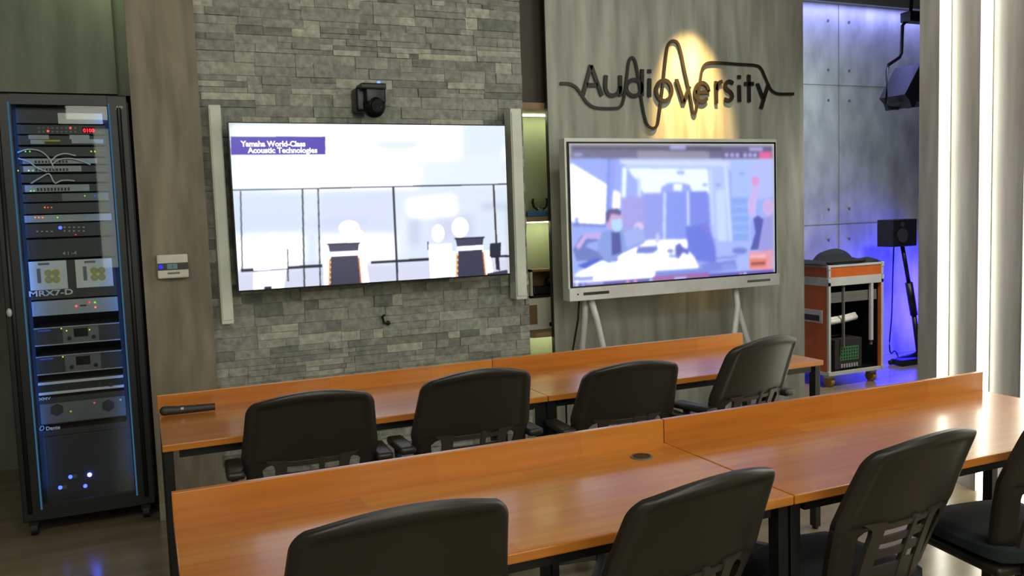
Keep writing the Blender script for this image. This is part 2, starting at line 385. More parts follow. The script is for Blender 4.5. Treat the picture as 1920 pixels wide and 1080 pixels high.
# ------------------------------------------------------------------ office chairs (facing +Y, back at y = 0)
def hw(z):      # half width of the back at height z
    if z > .72: return .184 + (.93-z)*.115
    return .208 - (.72-z)*.20
def by(s, z):   # the back's surface: reclined, curved around the sitter
    t = (z-.45)/.48
    return .035 - .14*t**1.6 + .05*max(0, 1-t)**2*.5 + .034*s*s
def zt(s):      # arched top edge
    return .935 - .022*s*s
def make_chair(arms, group):
    t = thing('office_chair', (0, 0, 0), 'x', 'chair', 0, group)
    # upper shell
    def shell(mb, S, Z, th, m, fn):
        b = bmesh.new(); nx, nz = S, Z
        F_ = [[b.verts.new(fn(i/nx, j/nz)) for i in range(nx+1)] for j in range(nz+1)]
        B_ = [[b.verts.new(v.co+Vector((0, abs(th), 0))) for v in r] for r in F_]
        for j in range(nz):
            for i in range(nx):
                b.faces.new((F_[j][i], F_[j][i+1], F_[j+1][i+1], F_[j+1][i])); b.faces.new((B_[j][i], B_[j+1][i], B_[j+1][i+1], B_[j][i+1]))
        R1 = lambda g: [g[0][i] for i in range(nx+1)]+[g[j][nx] for j in range(1, nz+1)]+[g[nz][i] for i in range(nx-1, -1, -1)]+[g[j][0] for j in range(nz-1, 0, -1)]
        a_, c_ = R1(F_), R1(B_)
        for k in range(len(a_)): b.faces.new((a_[k], c_[k], c_[(k+1) % len(a_)], a_[(k+1) % len(a_)]))
        for k in range(len(a_)):
            for q in (a_, c_): b.edges.get((q[k], q[(k+1) % len(a_)])).smooth = False
        mb.add(b, m, None, True)
    def up(i, j):
        s = 2*i-1; zl = .705
        z0 = zl; z1 = zt(s)
        z = z0+(z1-z0)*j
        h = hw(z)
        # round the upper corners
        r = .045; top = z1-z
        if top < r: h -= r-math.sqrt(max(0, r*r-(r-top)**2))
        x = s*h; s = x/hw(z)
        dx = max(0, h-abs(x)); dz = z1-z
        d = min(dx, dz)
        g = .007*(1-min(1, max(0, (d-.026)/.008)))          # raised rim around the recessed rear panel
        rim = .012*(1-min(1, max(0, d/.014)))**2
        return Vector((x, by(s, z)-g+rim, z))
    mb = MB(); shell(mb, 44, 30, -.014, M['plastic'], up)
    # side struts running down either side of the openings
    for sg in (-1, 1):
        def st(i, j, sg=sg):
            z = .47 + (.706-.47)*j; h = hw(z)
            wd = .050 + .05*max(0, (z-.675)/.031)**2.5
            dx = wd*i; x = sg*(h-dx); s = x/h
            rim = .012*(1-min(1, dx/.014))**2
            return Vector((x, by(s, z)-.007+rim + .08*max(0, (.54-z)/.07)**2*.6, z))
        shell(mb, 10, 20, -.014, M['plastic'], st)
    mb.build('backrest', t)
    # centre bracket with its slotted lumbar grille
    lb = MB()
    def yy(x, z): return by(x/.2, z)-.008
    for x0, x1 in ((-.112, -.078), (.080, .112), (.018, .034)):
        def fn(i, j, x0=x0, x1=x1):
            z = .47+(.712-.47)*j; x = x0+(x1-x0)*i
            if abs(x) > .07: x += math.copysign(.03, x)*max(0, (z-.685)/.027)**2 if abs(x) > .1 else 0
            return Vector((x, yy(x, z), z))
        shell(lb, 3, 14, -.012, M['bracket'], fn)
    for z0, z1 in ((.688, .703), (.648, .668), (.606, .628), (.47, .582)):
        def fn(i, j, z0=z0, z1=z1):
            z = z0+(z1-z0)*j; x = -.085+.17*i
            return Vector((x, yy(x, z)+.003, z))
        shell(lb, 8, 3, -.008, M['bracket'], fn)
    lb.build('lumbar_grille', t)
    # seat cushion with waterfall front
    b = bmesh.new(); bmesh.ops.create_cube(b, size=1)
    bmesh.ops.subdivide_edges(b, edges=b.edges[:], cuts=7, use_grid_fill=True)
    for v in b.verts:
        x, y, z = v.co*2
        q = (abs(x)**4+abs(y)**4)**.25
        k = 1/max(q/max(abs(x), abs(y), 1e-6), 1)
        ex, ey = x*k, y*k
        zz = z*.5*(1-.35*max(0, q*k-.6)) 
        edge = max(abs(ex), abs(ey))
        drop = .03*max(0, y-.5)**2*4*.6
        v.co = Vector((ex*.19, .235+ey*.205, .487+zz*.06*(1-.45*edge**6)-drop+.006*abs(ex)**2))
    s_ = MB(); s_.add(b, M['fabric'], None, True); s_.build('seat', t)
    p = MB(); p.box(-.17, .17, .06, .40, .425, .455, M['plastic'], .012); p.box(-.075, .075, -.02, .20, .40, .432, M['plastic'], .01)
    p.box(-.10, .10, -.035, .06, .42, .50, M['plastic'], .012); p.build('seat_shell', t)
    lv = MB(); lv.tube([(.05, .2, .405), (.18, .2, .40), (.225, .205, .395)], .006, M['plastic']); lv.build('lever', t)
    g = MB(); g.cyl((0, .22, .11), (0, .22, .27), .026, M['plastic']); g.cyl((0, .22, .26), (0, .22, .41), .014, M['chrome']); g.build('gas_lift', t)
    hb = MB(); hb.cyl((0, .22, .075), (0, .22, .125), .04, M['plastic'], .032); hb.build('base_hub', t)
    for k in range(5):
        a = R_(90+72*k); dx, dy = math.cos(a), math.sin(a)
        l = MB(); l.prism([(-.022, -.012), (.022, -.012), (.014, .012), (-.014, .012)], 'x', .025, .222, M['plastic'],
                          Matrix.Translation((0, .22, .095)) @ Matrix.Rotation(a, 4, 'Z') @ Matrix.Rotation(R_(6), 4, 'Y'))
        l = l.build('base_leg', t)
        cx, cy_ = dx*.212, .22+dy*.212; c = MB(); pv = Vector((-dy, dx, 0))*.02
        for sg in (-1, 1):
            q = Vector((cx, cy_, .026))+pv*sg; c.cyl(q-pv*.35, q+pv*.35, .026, M['black'])
        c.cyl((cx, cy_, .03), (cx, cy_, .066), .008, M['black']); c.build('caster', l)
    for sg in ((-1, 1) if arms else ()):
        pst = MB(); pst.tube([(sg*.10, .13, .44), (sg*.20, .13, .43), (sg*.222, .13, .45), (sg*.226, .13, .50), (sg*.226, .13, .665)], .015, M['plastic'])
        pst.box(sg*.226-.015, sg*.226+.015, .112, .148, .50, .60, M['plastic'], .006)
        pst = pst.build('arm_post', t)
        pad = MB(); pad.box(sg*.226-.027, sg*.226+.027, .0, .18, .664, .690, M['plastic'], .011); pad.build('arm_pad', t)
    return t
CHAIRS = [       # place, turn, height factor, label
    ((.447, 2.60), -3, .985, 'black office chair at the back row desk nearest the microphone'),
    ((.973, 2.58), 0, 1.0, 'black office chair tucked in before the joint of the back row desks'),
    ((1.567, 2.60), -3, .96, 'black office chair lower than its neighbours, below the white display'),
    ((2.085, 2.54), 12, 1.01, 'black office chair at the end of the back row, its shell catching the side light'),
    ((.38, 1.40), -1, 1.02, 'black office chair at the front row desk, only its top half in view'),
    ((.98, 1.39), 8, .975, 'black office chair in front of the joint between the front row desks'),
    ((1.60, 1.42), 6, .967, 'black office chair with its slotted lumbar grille in view at the front row'),
    ((2.20, 1.42), -8, .95, 'black office chair cut by the frame edge, its seat and gas lift in view'),
]
for arms, row, group in ((True, CHAIRS[:4], 'black armchairs at the back row desks'), (False, CHAIRS[4:], 'armless black chairs at the front row desks')):
    c0 = make_chair(arms, group); c0.location = (*row[0][0], 0); c0.rotation_euler = (0, 0, R_(row[0][1])); c0.scale.z = row[0][2]; c0['label'] = row[0][3]
    for (x, y), a, k, lb in row[1:]: dup(c0, (x, y, 0), R_(a), lb).scale.z = k

# ------------------------------------------------------------------ television on the stone wall
YT = 4.243
tv = thing('television', (1.13, YT+.06, 1.09), 'large wall television showing a bright glass office and a purple caption', 'television')
def inv(o): return Matrix.Translation(-Vector(o.location))
tl = at(430, 231, y=YT); br_ = at(957, 514, y=YT)
X0, X1, Z1, Z0 = .4205, 1.8440, 1.898, 1.092
def lp(o, build, *a, **k):
    """parent a mesh that was modelled in world coordinates"""
    r = build; r.parent = o; r.matrix_parent_inverse = Matrix.Translation(-Vector(o.location)); return r
b = MB(); b.box(X0, X1, YT+.002, YT+.045, Z0, Z1, M['bezel'], .003); b.box(X0+.2, X1-.2, YT+.045, YT+.075, Z0+.1, Z1-.1, M['black'])
lp(tv, b.build('housing'))
b = MB(); b.box(.8, 1.45, YT+.075, 4.417, 1.3, 1.7, M['black']); lp(tv, b.build('wall_bracket'))
class Picture:
    """what a lit screen shows: patches painted in order, slightly soft, kept as colours on a fine grid"""
    def __init__(s, x0, x1, z0, z1, nx):
        s.b = (x0, x1, z0, z1); s.nx = nx; s.nz = int(nx*(z1-z0)/(x1-x0)); s.a = np.ones((s.nz+1, s.nx+1, 3))*.5
        s.X, s.Z = np.meshgrid(np.linspace(x0, x1, s.nx+1), np.linspace(z0, z1, s.nz+1))
    def fill(s, P, col):
        ins = np.zeros(s.X.shape, bool); n = len(P)
        for i in range(n):
            (xa, za), (xb, zb) = P[i], P[(i+1) % n]
            if abs(zb-za) < 1e-9: continue
            c = ((za > s.Z) != (zb > s.Z)) & (s.X < (xb-xa)*(s.Z-za)/(zb-za)+xa); ins ^= c
        s.a[ins] = col
    def soften(s, sig):
        r = int(sig*3)+1; k = np.exp(-.5*(np.arange(-r, r+1)/sig)**2); k /= k.sum(); a = s.a
        for ax in (0, 1):
            p = np.pad(a, [(r, r) if i == ax else (0, 0) for i in range(3)], mode='edge')
            a = sum(k[i]*(p[i:i+a.shape[0]] if ax == 0 else p[:, i:i+a.shape[1]]) for i in range(2*r+1))
        s.a = a
    def build(s, name, y, sig=1.0):
        s.soften(sig); a = s.a
        nx, nz = s.nx, s.nz; me = bpy.data.meshes.new(name)
        co = np.stack([s.X, np.full_like(s.X, y), s.Z], -1).reshape(-1, 3); I = np.arange((nx+1)*(nz+1)).reshape(nz+1, nx+1)
        q = np.stack([I[:-1, :-1], I[:-1, 1:], I[1:, 1:], I[1:, :-1]], -1).reshape(-1, 4)
        me.from_pydata(co.tolist(), [], q.tolist()); me.update()
        at_ = me.color_attributes.new('picture', 'FLOAT_COLOR', 'POINT'); at_.data.foreach_set('color', np.concatenate([a.reshape(-1, 3), np.ones((len(co), 1))], 1).ravel().astype(np.float32))
        m = bpy.data.materials.new('lit_picture'); m.use_nodes = True; nt = m.node_tree; b = nt.nodes['Principled BSDF']
        b.inputs['Base Color'].default_value = (.01, .01, .012, 1); b.inputs['Roughness'].default_value = .25
        v = nt.nodes.new('ShaderNodeVertexColor'); v.layer_name = 'picture'; nt.links.new(v.outputs[0], b.inputs['Emission Color']); b.inputs['Emission Strength'].default_value = 1
        me.materials.append(m); o = bpy.data.objects.new(name, me); COL.objects.link(o); return o
def face(pts, col, s=1.0, y=YT, k=None, sc=None, t=None):
    """coloured patch of the picture; pts are photo points on the screen"""
    c = np.array(L(col)[:3])*s
    if s > 1.04: c = c*(1+(s-1)*4)
    (sc or scr).fill([(lambda p: (p.x, p.z))(at(u, v, y=y)) for u, v in pts], c)
scr = Picture(X0+.006, X1-.006, Z0+.008, Z1-.006, 800)
def rect(u0, v0, u1, v1, col, s=1.0, **k): face([(u0, v0), (u1, v0), (u1, v1), (u0, v1)], col, s, **k)
def T1(x, y): return (360+x*.4815, 180+y*.4815)
def q1(pts, col, s=1.0): face([T1(*p) for p in pts], col, s)
def disc1(cx, cy, rx, ry, col, s=1.0): q1([(cx+rx*math.cos(a*math.pi/10), cy+ry*math.sin(a*math.pi/10)) for a in range(20)], col, s)
WH = (250, 252, 255)
q1([(150, 112), (1219, 110), (1236, 700), (178, 768)], (222, 234, 255), 1.0)
q1([(150, 112), (1219, 110), (1224, 342), (156, 365)], (246, 250, 255), 1.15)
q1([(150, 112), (430, 112), (330, 365), (156, 365)], (232, 246, 255), 1.05)
q1([(880, 240), (1221, 232), (1224, 340), (880, 350)], (234, 243, 255), 1.02)
q1([(1040, 111), (1219, 110), (1221, 232), (1040, 236)], (228, 240, 255), 1.02)
q1([(710, 163), (895, 162), (880, 218), (712, 220)], (225, 236, 248), 1.0)
q1([(160, 371), (430, 365), (432, 540), (165, 550)], (212, 226, 252))
q1([(165, 550), (432, 540), (436, 655), (175, 670)], (244, 248, 255), 1.1)
q1([(498, 363), (782, 356), (790, 540), (500, 545)], (214, 224, 252))
q1([(500, 545), (790, 540), (796, 735), (505, 748)], (240, 246, 255), 1.08)
q1([(792, 355), (1175, 347), (1182, 470), (796, 470)], (226, 236, 255))
q1([(840, 410), (1020, 390), (1030, 460), (850, 470)], (250, 252, 255), 1.1)
q1([(840, 470), (888, 468), (890, 580), (842, 585)], (205, 212, 240))
q1([(945, 464), (1095, 460), (1098, 560), (950, 562)], (212, 218, 244))
q1([(796, 470), (840, 470), (842, 620), (798, 625)], (238, 242, 255))
q1([(1190, 346), (1226, 345), (1234, 690), (1200, 694)], (226, 238, 255))
q1([(450, 490), (680, 484), (680, 494), (450, 500)], (196, 204, 232))
q1([(1130, 426), (1228, 426), (1228, 434), (1130, 436)], (150, 160, 196))
q1([(170, 670), (800, 640), (800, 735), (178, 768)], (216, 220, 244))
q1([(800, 640), (1234, 625), (1236, 700), (805, 733)], (220, 222, 246))
scr.soften(10)
q1([(150, 158), (520, 157), (521, 228), (151, 230)], (62, 40, 176), 1.0)
def bar1(a, b_, wd, col=(22, 24, 44)):
    (x0, y0), (x1, y1) = a, b_; d = Vector((x1-x0, y1-y0)).normalized(); n = Vector((-d.y, d.x))*wd/2
    q1([(x0+n.x, y0+n.y), (x1+n.x, y1+n.y), (x1-n.x, y1-n.y), (x0-n.x, y0-n.y)], col)
bar1((156, 367), (1228, 343), 6, (60, 64, 84)); bar1((189, 370), (196, 680), 6); bar1((430, 364), (438, 750), 7); bar1((491, 362), (500, 748), 6)
bar1((784, 354), (800, 726), 9); bar1((1174, 346), (1190, 670), 8, (70, 48, 40)); bar1((190, 680), (508, 661), 12); bar1((697, 648), (992, 632), 11); bar1((1145, 627), (1236, 623), 9)
for cx, cy, rx, ry in ((312, 560, 30, 28), (612, 515, 40, 30), (640, 560, 36, 42), (958, 535, 24, 34), (1044, 512, 32, 38)): disc1(cx, cy, rx, ry, (254, 254, 255), 1.25)
q1([(245, 600), (285, 575), (345, 575), (370, 610), (372, 670), (240, 680)], (254, 254, 255), 1.25)
q1([(240, 690), (365, 680), (355, 760), (315, 762), (310, 742), (280, 742), (275, 764), (240, 766)], (254, 254, 255), 1.25)
q1([(280, 742), (312, 740), (310, 762), (284, 764)], (30, 30, 50))
q1([(920, 580), (1010, 575), (1012, 700), (930, 712)], (252, 253, 255), 1.2)
bar1((372, 596), (374, 722), 6); bar1((918, 566), (920, 600), 5)
for x0, x1, yt, yb_ in ((530, 652, 574, 742), (1026, 1136, 552, 712)):
    q1([(x0-18, yt+55), (x1+22, yt+50), (x1+40, yb_-4), (x0-14, yb_+4)], (254, 254, 255), 1.2)
    q1([(x0, yt+4), (x1, yt-2), (x1-4, yt+28), (x0+6, yt+34)], (66, 66, 96)); q1([(x0-4, yt), (x1+4, yt-5), (x1+4, yt+2), (x0-4, yt+7)], (30, 30, 50))
    q1([(x0+6, yt+36), (x1-4, yt+30), (x1-2, yt+44), (x0+6, yt+50)], (254, 254, 255), 1.2)
    q1([(x0+10, yt+52), (x1-6, yt+46), (x1+6, yb_-8), (x0+8, yb_)], (58, 58, 84))
    bar1((x0+6, yt+60), (x0+4, yb_), 7, (236, 160, 70)); bar1((x1-2, yt+54), (x1+8, yb_-10), 6, (236, 140, 90))
q1([(1160, 574), (1204, 570), (1202, 620), (1158, 626)], (36, 38, 58)); q1([(1180, 628), (1196, 628), (1200, 680), (1184, 676)], (36, 38, 58)); q1([(1148, 690), (1228, 676), (1230, 692), (1150, 704)], (60, 60, 80))
o = scr.build('screen', YT, 1.3); lp(tv, o); o['label'] = 'lit screen with a pale office scene'
tx = MB()
c = at(452, 273, y=YT); tx.text('Yamaha World-Class', front(c.x, YT-.005, c.z-.004), .036, em((250, 250, 255), 1.1), .0004, .0018, .97)
c = at(465, 286, y=YT); tx.text('Acoustic Technologies', front(c.x, YT-.005, c.z-.002), .036, em((250, 250, 255), 1.1), .0004, .0018, .99)
lp(tv, tx.build('caption_text'))

# column speakers beside the television
def column_speaker(x0, x1, z0, z1, label):
    t = thing('column_speaker', ((x0+x1)/2, 4.41, z0), label, 'speaker', 0, 'slim column speakers beside the television')
    b = MB(); b.box(x0, x1, 4.315, 4.405, z0, z1, M['vxl'], .006); lp(t, b.build('cabinet'))
    b = MB(); b.box(x0+.006, x1-.006, 4.309, 4.3155, z0+.02, z1-.02, M['vxl'], .002); lp(t, b.build('grille'))
    b = MB()
    for z in (z0+.1, z1-.1): b.box(x0+.01, x1-.01, 4.405, 4.417, z-.03, z+.03, M['black'])
    lp(t, b.build('wall_bracket'))
column_speaker(.345, .402, .935, 1.985, 'slim pale column speaker on the stone wall next to the column')
column_speaker(1.905, 1.972, .945, 1.995, 'slim pale column speaker at the niche end of the stone wall')

# camera above the television
t = thing('conference_camera', (1.13, 4.42, 1.95), 'black pan tilt conference camera with blue lamp above the television', 'camera')
b = MB(); b.box(1.055, 1.12, 4.30, 4.417, 1.965, 2.085, M['black'], .012); b.box(1.07, 1.20, 4.25, 4.37, 2.07, 2.10, M['black'], .008); lp(t, b.build('mount'))
b = MB(); b.cyl((1.145, 4.33, 2.08), (1.145, 4.33, 2.02), .058, M['black'], n=28); b.ball((1.145, 4.31, 1.995), .06, M['black'], (1, 1, 1.05), 24); b.box(1.092, 1.199, 4.262, 4.37, 2.0, 2.09, M['black'], .014); lp(t, b.build('head'))
b = MB(); b.cyl((1.145, 4.262, 1.99), (1.145, 4.238, 1.985), .03, M['bezel'], n=24); b.cyl((1.145, 4.238, 1.985), (1.145, 4.236, 1.985), .02, M['glass']); lp(t, b.build('lens'))
b = MB(); b.ball((1.163, 4.262, 2.102), .009, em((70, 100, 255), 5)); lp(t, b.build('status_lamp')); t.children[-1]['label'] = 'blue status lamp'

# control unit on the column
t = thing('wall_controller', (.142, 4.38, 1.17), 'white wall controller with dark display strip on the grey column', 'controller')
b = MB(); b.box(.074, .212, 4.335, 4.379, 1.172, 1.285, M['white'], .008); lp(t, b.build('housing'))
b = MB(); b.box(.076, .2115, 4.332, 4.34, 1.212, 1.245, M['bezel']); b.box(.118, .163, 4.3312, 4.333, 1.217, 1.241, em((92, 112, 108), .9))
b.box(.140, .143, 4.3306, 4.332, 1.221, 1.237, M['bezel']); lp(t, b.build('display_strip'))
b = MB(); b.cyl((.090, 4.3325, 1.229), (.090, 4.330, 1.229), .009, em((30, 30, 255), 3)); lp(t, b.build('lamp'))
b = MB(); b.text('MODEL', front(.118, 4.3345, 1.192), .016, M['gear'], .0004, .0006); lp(t, b.build('name_plate')) if False else b.bm.free()
b = MB(); b.box(.118, .172, 4.3335, 4.336, 1.192, 1.201, M['gearg']); lp(t, b.build('name_plate'))

# cable stub below the television
b = MB(); b.tube([(1.178, 4.43, .905), (1.160, 4.40, .90), (1.168, 4.395, .87), (1.195, 4.39, .862)], .007, M['black']); b.ball((1.19, 4.40, .865), .013, M['black'])
tag(b.build('cable_stub'), 'short black cable end poking out of the stone wall below the television', 'cable')

# ------------------------------------------------------------------ niche shelves and what stands on them
def shelf(z0, z1, label, curved=False):
    t = thing('niche_shelf', (2.37, 4.80, z0), label, 'shelf', 0, 'lit shelves in the niche')
    b = MB()
    if curved: b.prism([(2.055, 4.95), (2.055, 4.67), (2.15, 4.60), (2.24, 4.59), (2.70, 4.60), (2.70, 4.95)], 'z', z0, z1, M['shelfwood'])
    else: b.box(2.055, 2.70, 4.60, 4.95, z0, z1, M['shelfwood'], .002)
    lp(t, b.build('board'))
    b = MB(); b.box(2.06, 2.68, 4.84, 4.86, z0-.008, z0-.0005, em((238, 248, 190), 20)); lp(t, b.build('light_strip')); t.children[-1]['label'] = 'glowing strip under the board'
shelf(2.03, 2.07, 'topmost niche shelf with a glowing strip under its board')
shelf(1.37, 1.40, 'middle niche shelf carrying the blue tray')
shelf(.675, .705, 'lowest niche shelf with the curved front, white box on it', True)
t = thing('tray', (2.30, 4.79, 1.40), 'blue tray on the middle niche shelf', 'tray')
b = MB(); b.box(2.17, 2.42, 4.70, 4.88, 1.4005, 1.43, M['bluebox'], .006); lp(t, b.build('body'))
b = MB(); b.box(2.18, 2.41, 4.71, 4.87, 1.43, 1.436, M['bluebox'], .002); lp(t, b.build('rim'))
t = thing('glass_bowl', (2.30, 4.80, 1.436), 'small clear bowl standing on the blue tray', 'bowl')
b = MB(); pr = [(.02, 0), (.045, .02), (.055, .05), (.05, .075)]
for (r0, z0), (r1, z1) in zip(pr, pr[1:]): b.cyl((2.30, 4.80, 1.4365+z0), (2.30, 4.80, 1.4365+z1), r0, M['glass'], r1, 20)
lp(t, b.build('bowl'))
t = thing('parcel_box', (2.34, 4.78, .705), 'white box with blue print on the lowest niche shelf', 'box')
b = MB(); b.box(2.16, 2.46, 4.72, 4.90, .7055, .90, M['white'], .003); lp(t, b.build('carton'))
b = MB(); b.cyl((2.355, 4.7195, .80), (2.355, 4.718, .80), .04, M['bluebox'], n=24); lp(t, b.build('blue_sticker')); b = MB(); b.box(2.30, 2.40, 4.7182, 4.7198, .72, .745, M['black']); lp(t, b.build('black_sticker')); b = MB(); b.box(2.165, 2.22, 4.7185, 4.7198, .74, .86, M['brownbox']); lp(t, b.build('brown_sticker'))
t = thing('display_frame', (2.30, 4.78, .90), 'small open wooden box frame on top of the white box in the niche', 'box')
b = MB(); b.box(2.19, 2.205, 4.74, 4.88, .901, 1.075, M['white']); b.box(2.19, 2.42, 4.74, 4.88, 1.062, 1.075, M['shelfwood']); b.box(2.19, 2.42, 4.74, 4.88, .901, .915, M['black']); b.box(2.405, 2.42, 4.74, 4.88, .915, 1.062, M['white']); lp(t, b.build('frame'))
b = MB(); b.box(2.205, 2.405, 4.872, 4.88, .915, 1.062, M['brownbox']); lp(t, b.build('back_panel'))
b = MB(); b.box(2.225, 2.39, 4.77, 4.86, .916, .965, M['black'], .008); b.ball((2.355, 4.81, .995), .034, M['black'])
tag(b.build('camera_lens'), 'dark round gadget inside the wooden box frame', 'gadget')

# ------------------------------------------------------------------ sign
YS = 4.537
t = thing('wall_sign', (3.2, 4.55, 2.16), 'black waveform sign with the lettering of the room, under the warm spotlight', 'sign')
def S(x, y): p = at(960+.3021*x, .3021*y, y=YS); return (p.x, p.z)
def smooth(pts, n=4):
    out = []
    for i in range(len(pts)-1):
        p0, p1, p2, p3 = pts[max(i-1, 0)], pts[i], pts[i+1], pts[min(i+2, len(pts)-1)]
        for k in range(n):
            t_ = k/n
            out.append(tuple(.5*(2*p1[a]+(p2[a]-p0[a])*t_+(2*p0[a]-5*p1[a]+4*p2[a]-p3[a])*t_*t_+(3*p1[a]-p0[a]-3*p2[a]+p3[a])*t_**3) for a in (0, 1)))
    return out+[pts[-1]]
wave = [(300, 517), (355, 520), (395, 540), (430, 585), (460, 630), (500, 662), (550, 672), (640, 672), (675, 660), (692, 620), (705, 540), (715, 460), (725, 385), (742, 357), (762, 375), (775, 430), (790, 520), (800, 600), (815, 690), (835, 765), (860, 793), (885, 793), (903, 770), (915, 700), (925, 620), (940, 500), (950, 400), (963, 300), (980, 262), (1005, 253), (1030, 270), (1050, 330), (1070, 430), (1090, 520), (1110, 620), (1122, 690), (1132, 703), (1142, 690), (1150, 630), (1160, 560), (1170, 490), (1180, 430), (1200, 398), (1235, 388), (1300, 390), (1400, 398), (1505, 405), (1545, 425), (1575, 490), (1600, 545), (1625, 572), (1660, 582), (1750, 582)]
b = MB(); b.ribbon([S(*p) for p in smooth(wave)], .017, YS-.004, YS+.004, M['sign'])
for u, v in ((340, 519), (590, 672), (870, 795), (1005, 253), (1400, 398), (1700, 582)): x, z = S(u, v); b.cyl((x, YS, z), (x, 4.552, z), .004, M['sign'])
lp(t, b.build('waveform_line'))
def letter(nm, strokes):
    b = MB()
    for st in strokes:
        pts, closed = (st[1], True) if st[0] == 'o' else (st, False)
        b.ribbon([S(*p) for p in pts], .024, YS-.005, YS+.005, M['sign'], closed)
    x, z = S(*(strokes[0][1][0] if strokes[0][0] == 'o' else strokes[0][0])); b.cyl((x, YS, z), (x, 4.552, z), .004, M['sign'])
    lp(t, b.build(nm))
ring = lambda cx, cy, rx, ry, a0=0, a1=360, n=24: [(cx+rx*math.cos(R_(a0+(a1-a0)*k/n)), cy+ry*math.sin(R_(a0+(a1-a0)*k/n))) for k in range(n+(0 if a1-a0 == 360 else 1))]
dot = lambda x, y: [(x, y-11), (x, y+11)]
letter('sign_letter', [[(440, 592), (490, 405)], [(490, 405), (558, 595)], [(462, 528), (530, 528)]])
letter('sign_letter', [smooth([(583, 468), (580, 545), (598, 585), (630, 592), (662, 572), (672, 535)]), [(672, 468), (672, 597)]])
letter('sign_letter', [('o', ring(757, 545, 47, 50)), [(808, 430), (806, 597)]])
letter('sign_letter', [[(853, 488), (853, 602)], dot(853, 442)])
letter('sign_letter', [('o', ring(943, 562, 48, 64))])
letter('sign_letter', [[(1020, 492), (1066, 634)], [(1066, 634), (1102, 535)]])
letter('sign_letter', [ring(1178, 572, 42, 58, 40, 358), [(1138, 572), (1222, 572)]])
letter('sign_letter', [[(1266, 505), (1269, 642)], smooth([(1268, 560), (1280, 520), (1305, 505)])])
letter('sign_letter', [smooth([(1372, 518), (1347, 505), (1325, 522), (1328, 548), (1358, 575), (1366, 602), (1348, 624), (1318, 614)])])
letter('sign_letter', [[(1410, 530), (1412, 632)], dot(1410, 478)])
letter('sign_letter', [[(1470, 465), (1472, 634)], [(1443, 520), (1500, 520)]])
letter('sign_letter', [[(1523, 520), (1558, 612)], [(1592, 518), (1545, 674)]])

# ------------------------------------------------------------------ interactive display on its white stand
YD = 4.2155
dd = thing('interactive_display', (2.92, YD+.05, 0), 'white framed display on splayed white legs showing a video call', 'display')
x0, x1, z1 = 2.182, 3.659, 1.8273; z0 = z1-1.4766*.61
b = MB(); b.box(x0, x1, YD+.004, YD+.075, z0, z1, M['silverframe'], .004); lp(dd, b.build('frame'))
b = MB(); b.box(x0+.012, x1-.012, YD, YD+.006, z0+.07, z1-.020, M['bezel']); lp(dd, b.build('bezel'))
b = MB(); b.box(x0-.002, x1+.002, YD-.012, YD+.07, z0-.004, z0+.068, M['whitem'], .004); bar = lp(dd, b.build('speaker_bar'))
b = MB(); b.box(x0+.085, x0+.25, YD-.014, YD-.011, z0+.026, z0+.042, M['gear']); lp(dd, b.build('port_cover')); b = MB(); b.box(x1-.25, x1-.075, YD-.014, YD-.011, z0+.026, z0+.040, M['gearg']); lp(dd, b.build('pen_tray')); b = MB()
b.cyl((x0+.05, YD-.011, z0+.034), (x0+.05, YD-.014, z0+.034), .005, M['gear']); lp(dd, b.build('power_button'))
# stand: at each side a pair of splayed tubes
for sx, outs in ((2.345, (-.06, .055)), (3.385, (-.10, .105))):
    for o_, yy in zip(outs, (.0, .30) if sx < 3 else (.26, .02)):
        lg = MB(); lg.tube([(sx, YD+.09, z0+.08), (sx+o_*.25, YD+.09+(.03-yy)*.3, z0-.12), (sx+o_*2.4, YD-.12+(.34-yy)*.5, .015)], .019, M['whitem'], 14)
        lg.ball((sx+o_*2.4, YD-.12+(.34-yy)*.5, .018), .018, M['black']); lp(dd, lg.build('leg'))
b = MB(); b.box(2.30, 3.43, YD+.075, YD+.11, z0+.25, z0+.33, M['whitem'], .003); b.box(2.31, 2.37, YD+.075, YD+.115, z0+.02, z0+.6, M['whitem'], .003); b.box(3.355, 3.415, YD+.075, YD+.115, z0+.02, z0+.6, M['whitem'], .003); lp(dd, b.build('rear_mount'))
b = MB(); b.tube([(2.325, YD+.135, z0+.06), (2.315, YD+.15, .80), (2.275, YD+.16, .60), (2.24, YD+.19, .3), (2.25, YD+.21, .008)], .006, M['black']); tag(b.build('power_cable'), 'black cable hanging behind the leg of the white display', 'cable')
# picture: a video call of a meeting room
s2 = Picture(x0+.026, x1-.026, z0+.078, z1-.030, 440)
def T2(x, y): return (1020+x*.4075, 240+y*.4075)
def q2(pts, col, s=1.0):
    col = tuple(c+(k-c)*.16 for c, k in zip(col, (215, 222, 255))); face([T2(*p) for p in pts], col, s, y=YD, sc=s2)
def disc2(cx, cy, rx, ry, col, s=1.0): q2([(cx+rx*math.cos(a*math.pi/10), cy+ry*math.sin(a*math.pi/10)) for a in range(20)], col, s)
def bar2(a, b_, wd, col, s=1.0):
    (xa, ya), (xb, yb_) = a, b_; d = Vector((xb-xa, yb_-ya)).normalized(); n = Vector((-d.y, d.x))*wd/2
    q2([(xa+n.x, ya+n.y), (xb+n.x, yb_+n.y), (xb-n.x, yb_-n.y), (xa-n.x, ya-n.y)], col, s)
q2([(121, 78), (1052, 82), (1056, 672), (134, 738)], (150, 165, 250))
q2([(121, 78), (1052, 82), (1052, 143), (121, 141)], (98, 96, 128)); q2([(430, 79), (760, 80), (760, 142), (430, 142)], (140, 136, 156)); q2([(121, 78), (1052, 82), (1052, 112), (121, 100)], (74, 70, 96))
q2([(820, 82), (1052, 82), (1052, 143), (820, 143)], (92, 80, 124))
q2([(990, 112), (1045, 112), (1045, 140), (990, 140)], (235, 90, 150)); 
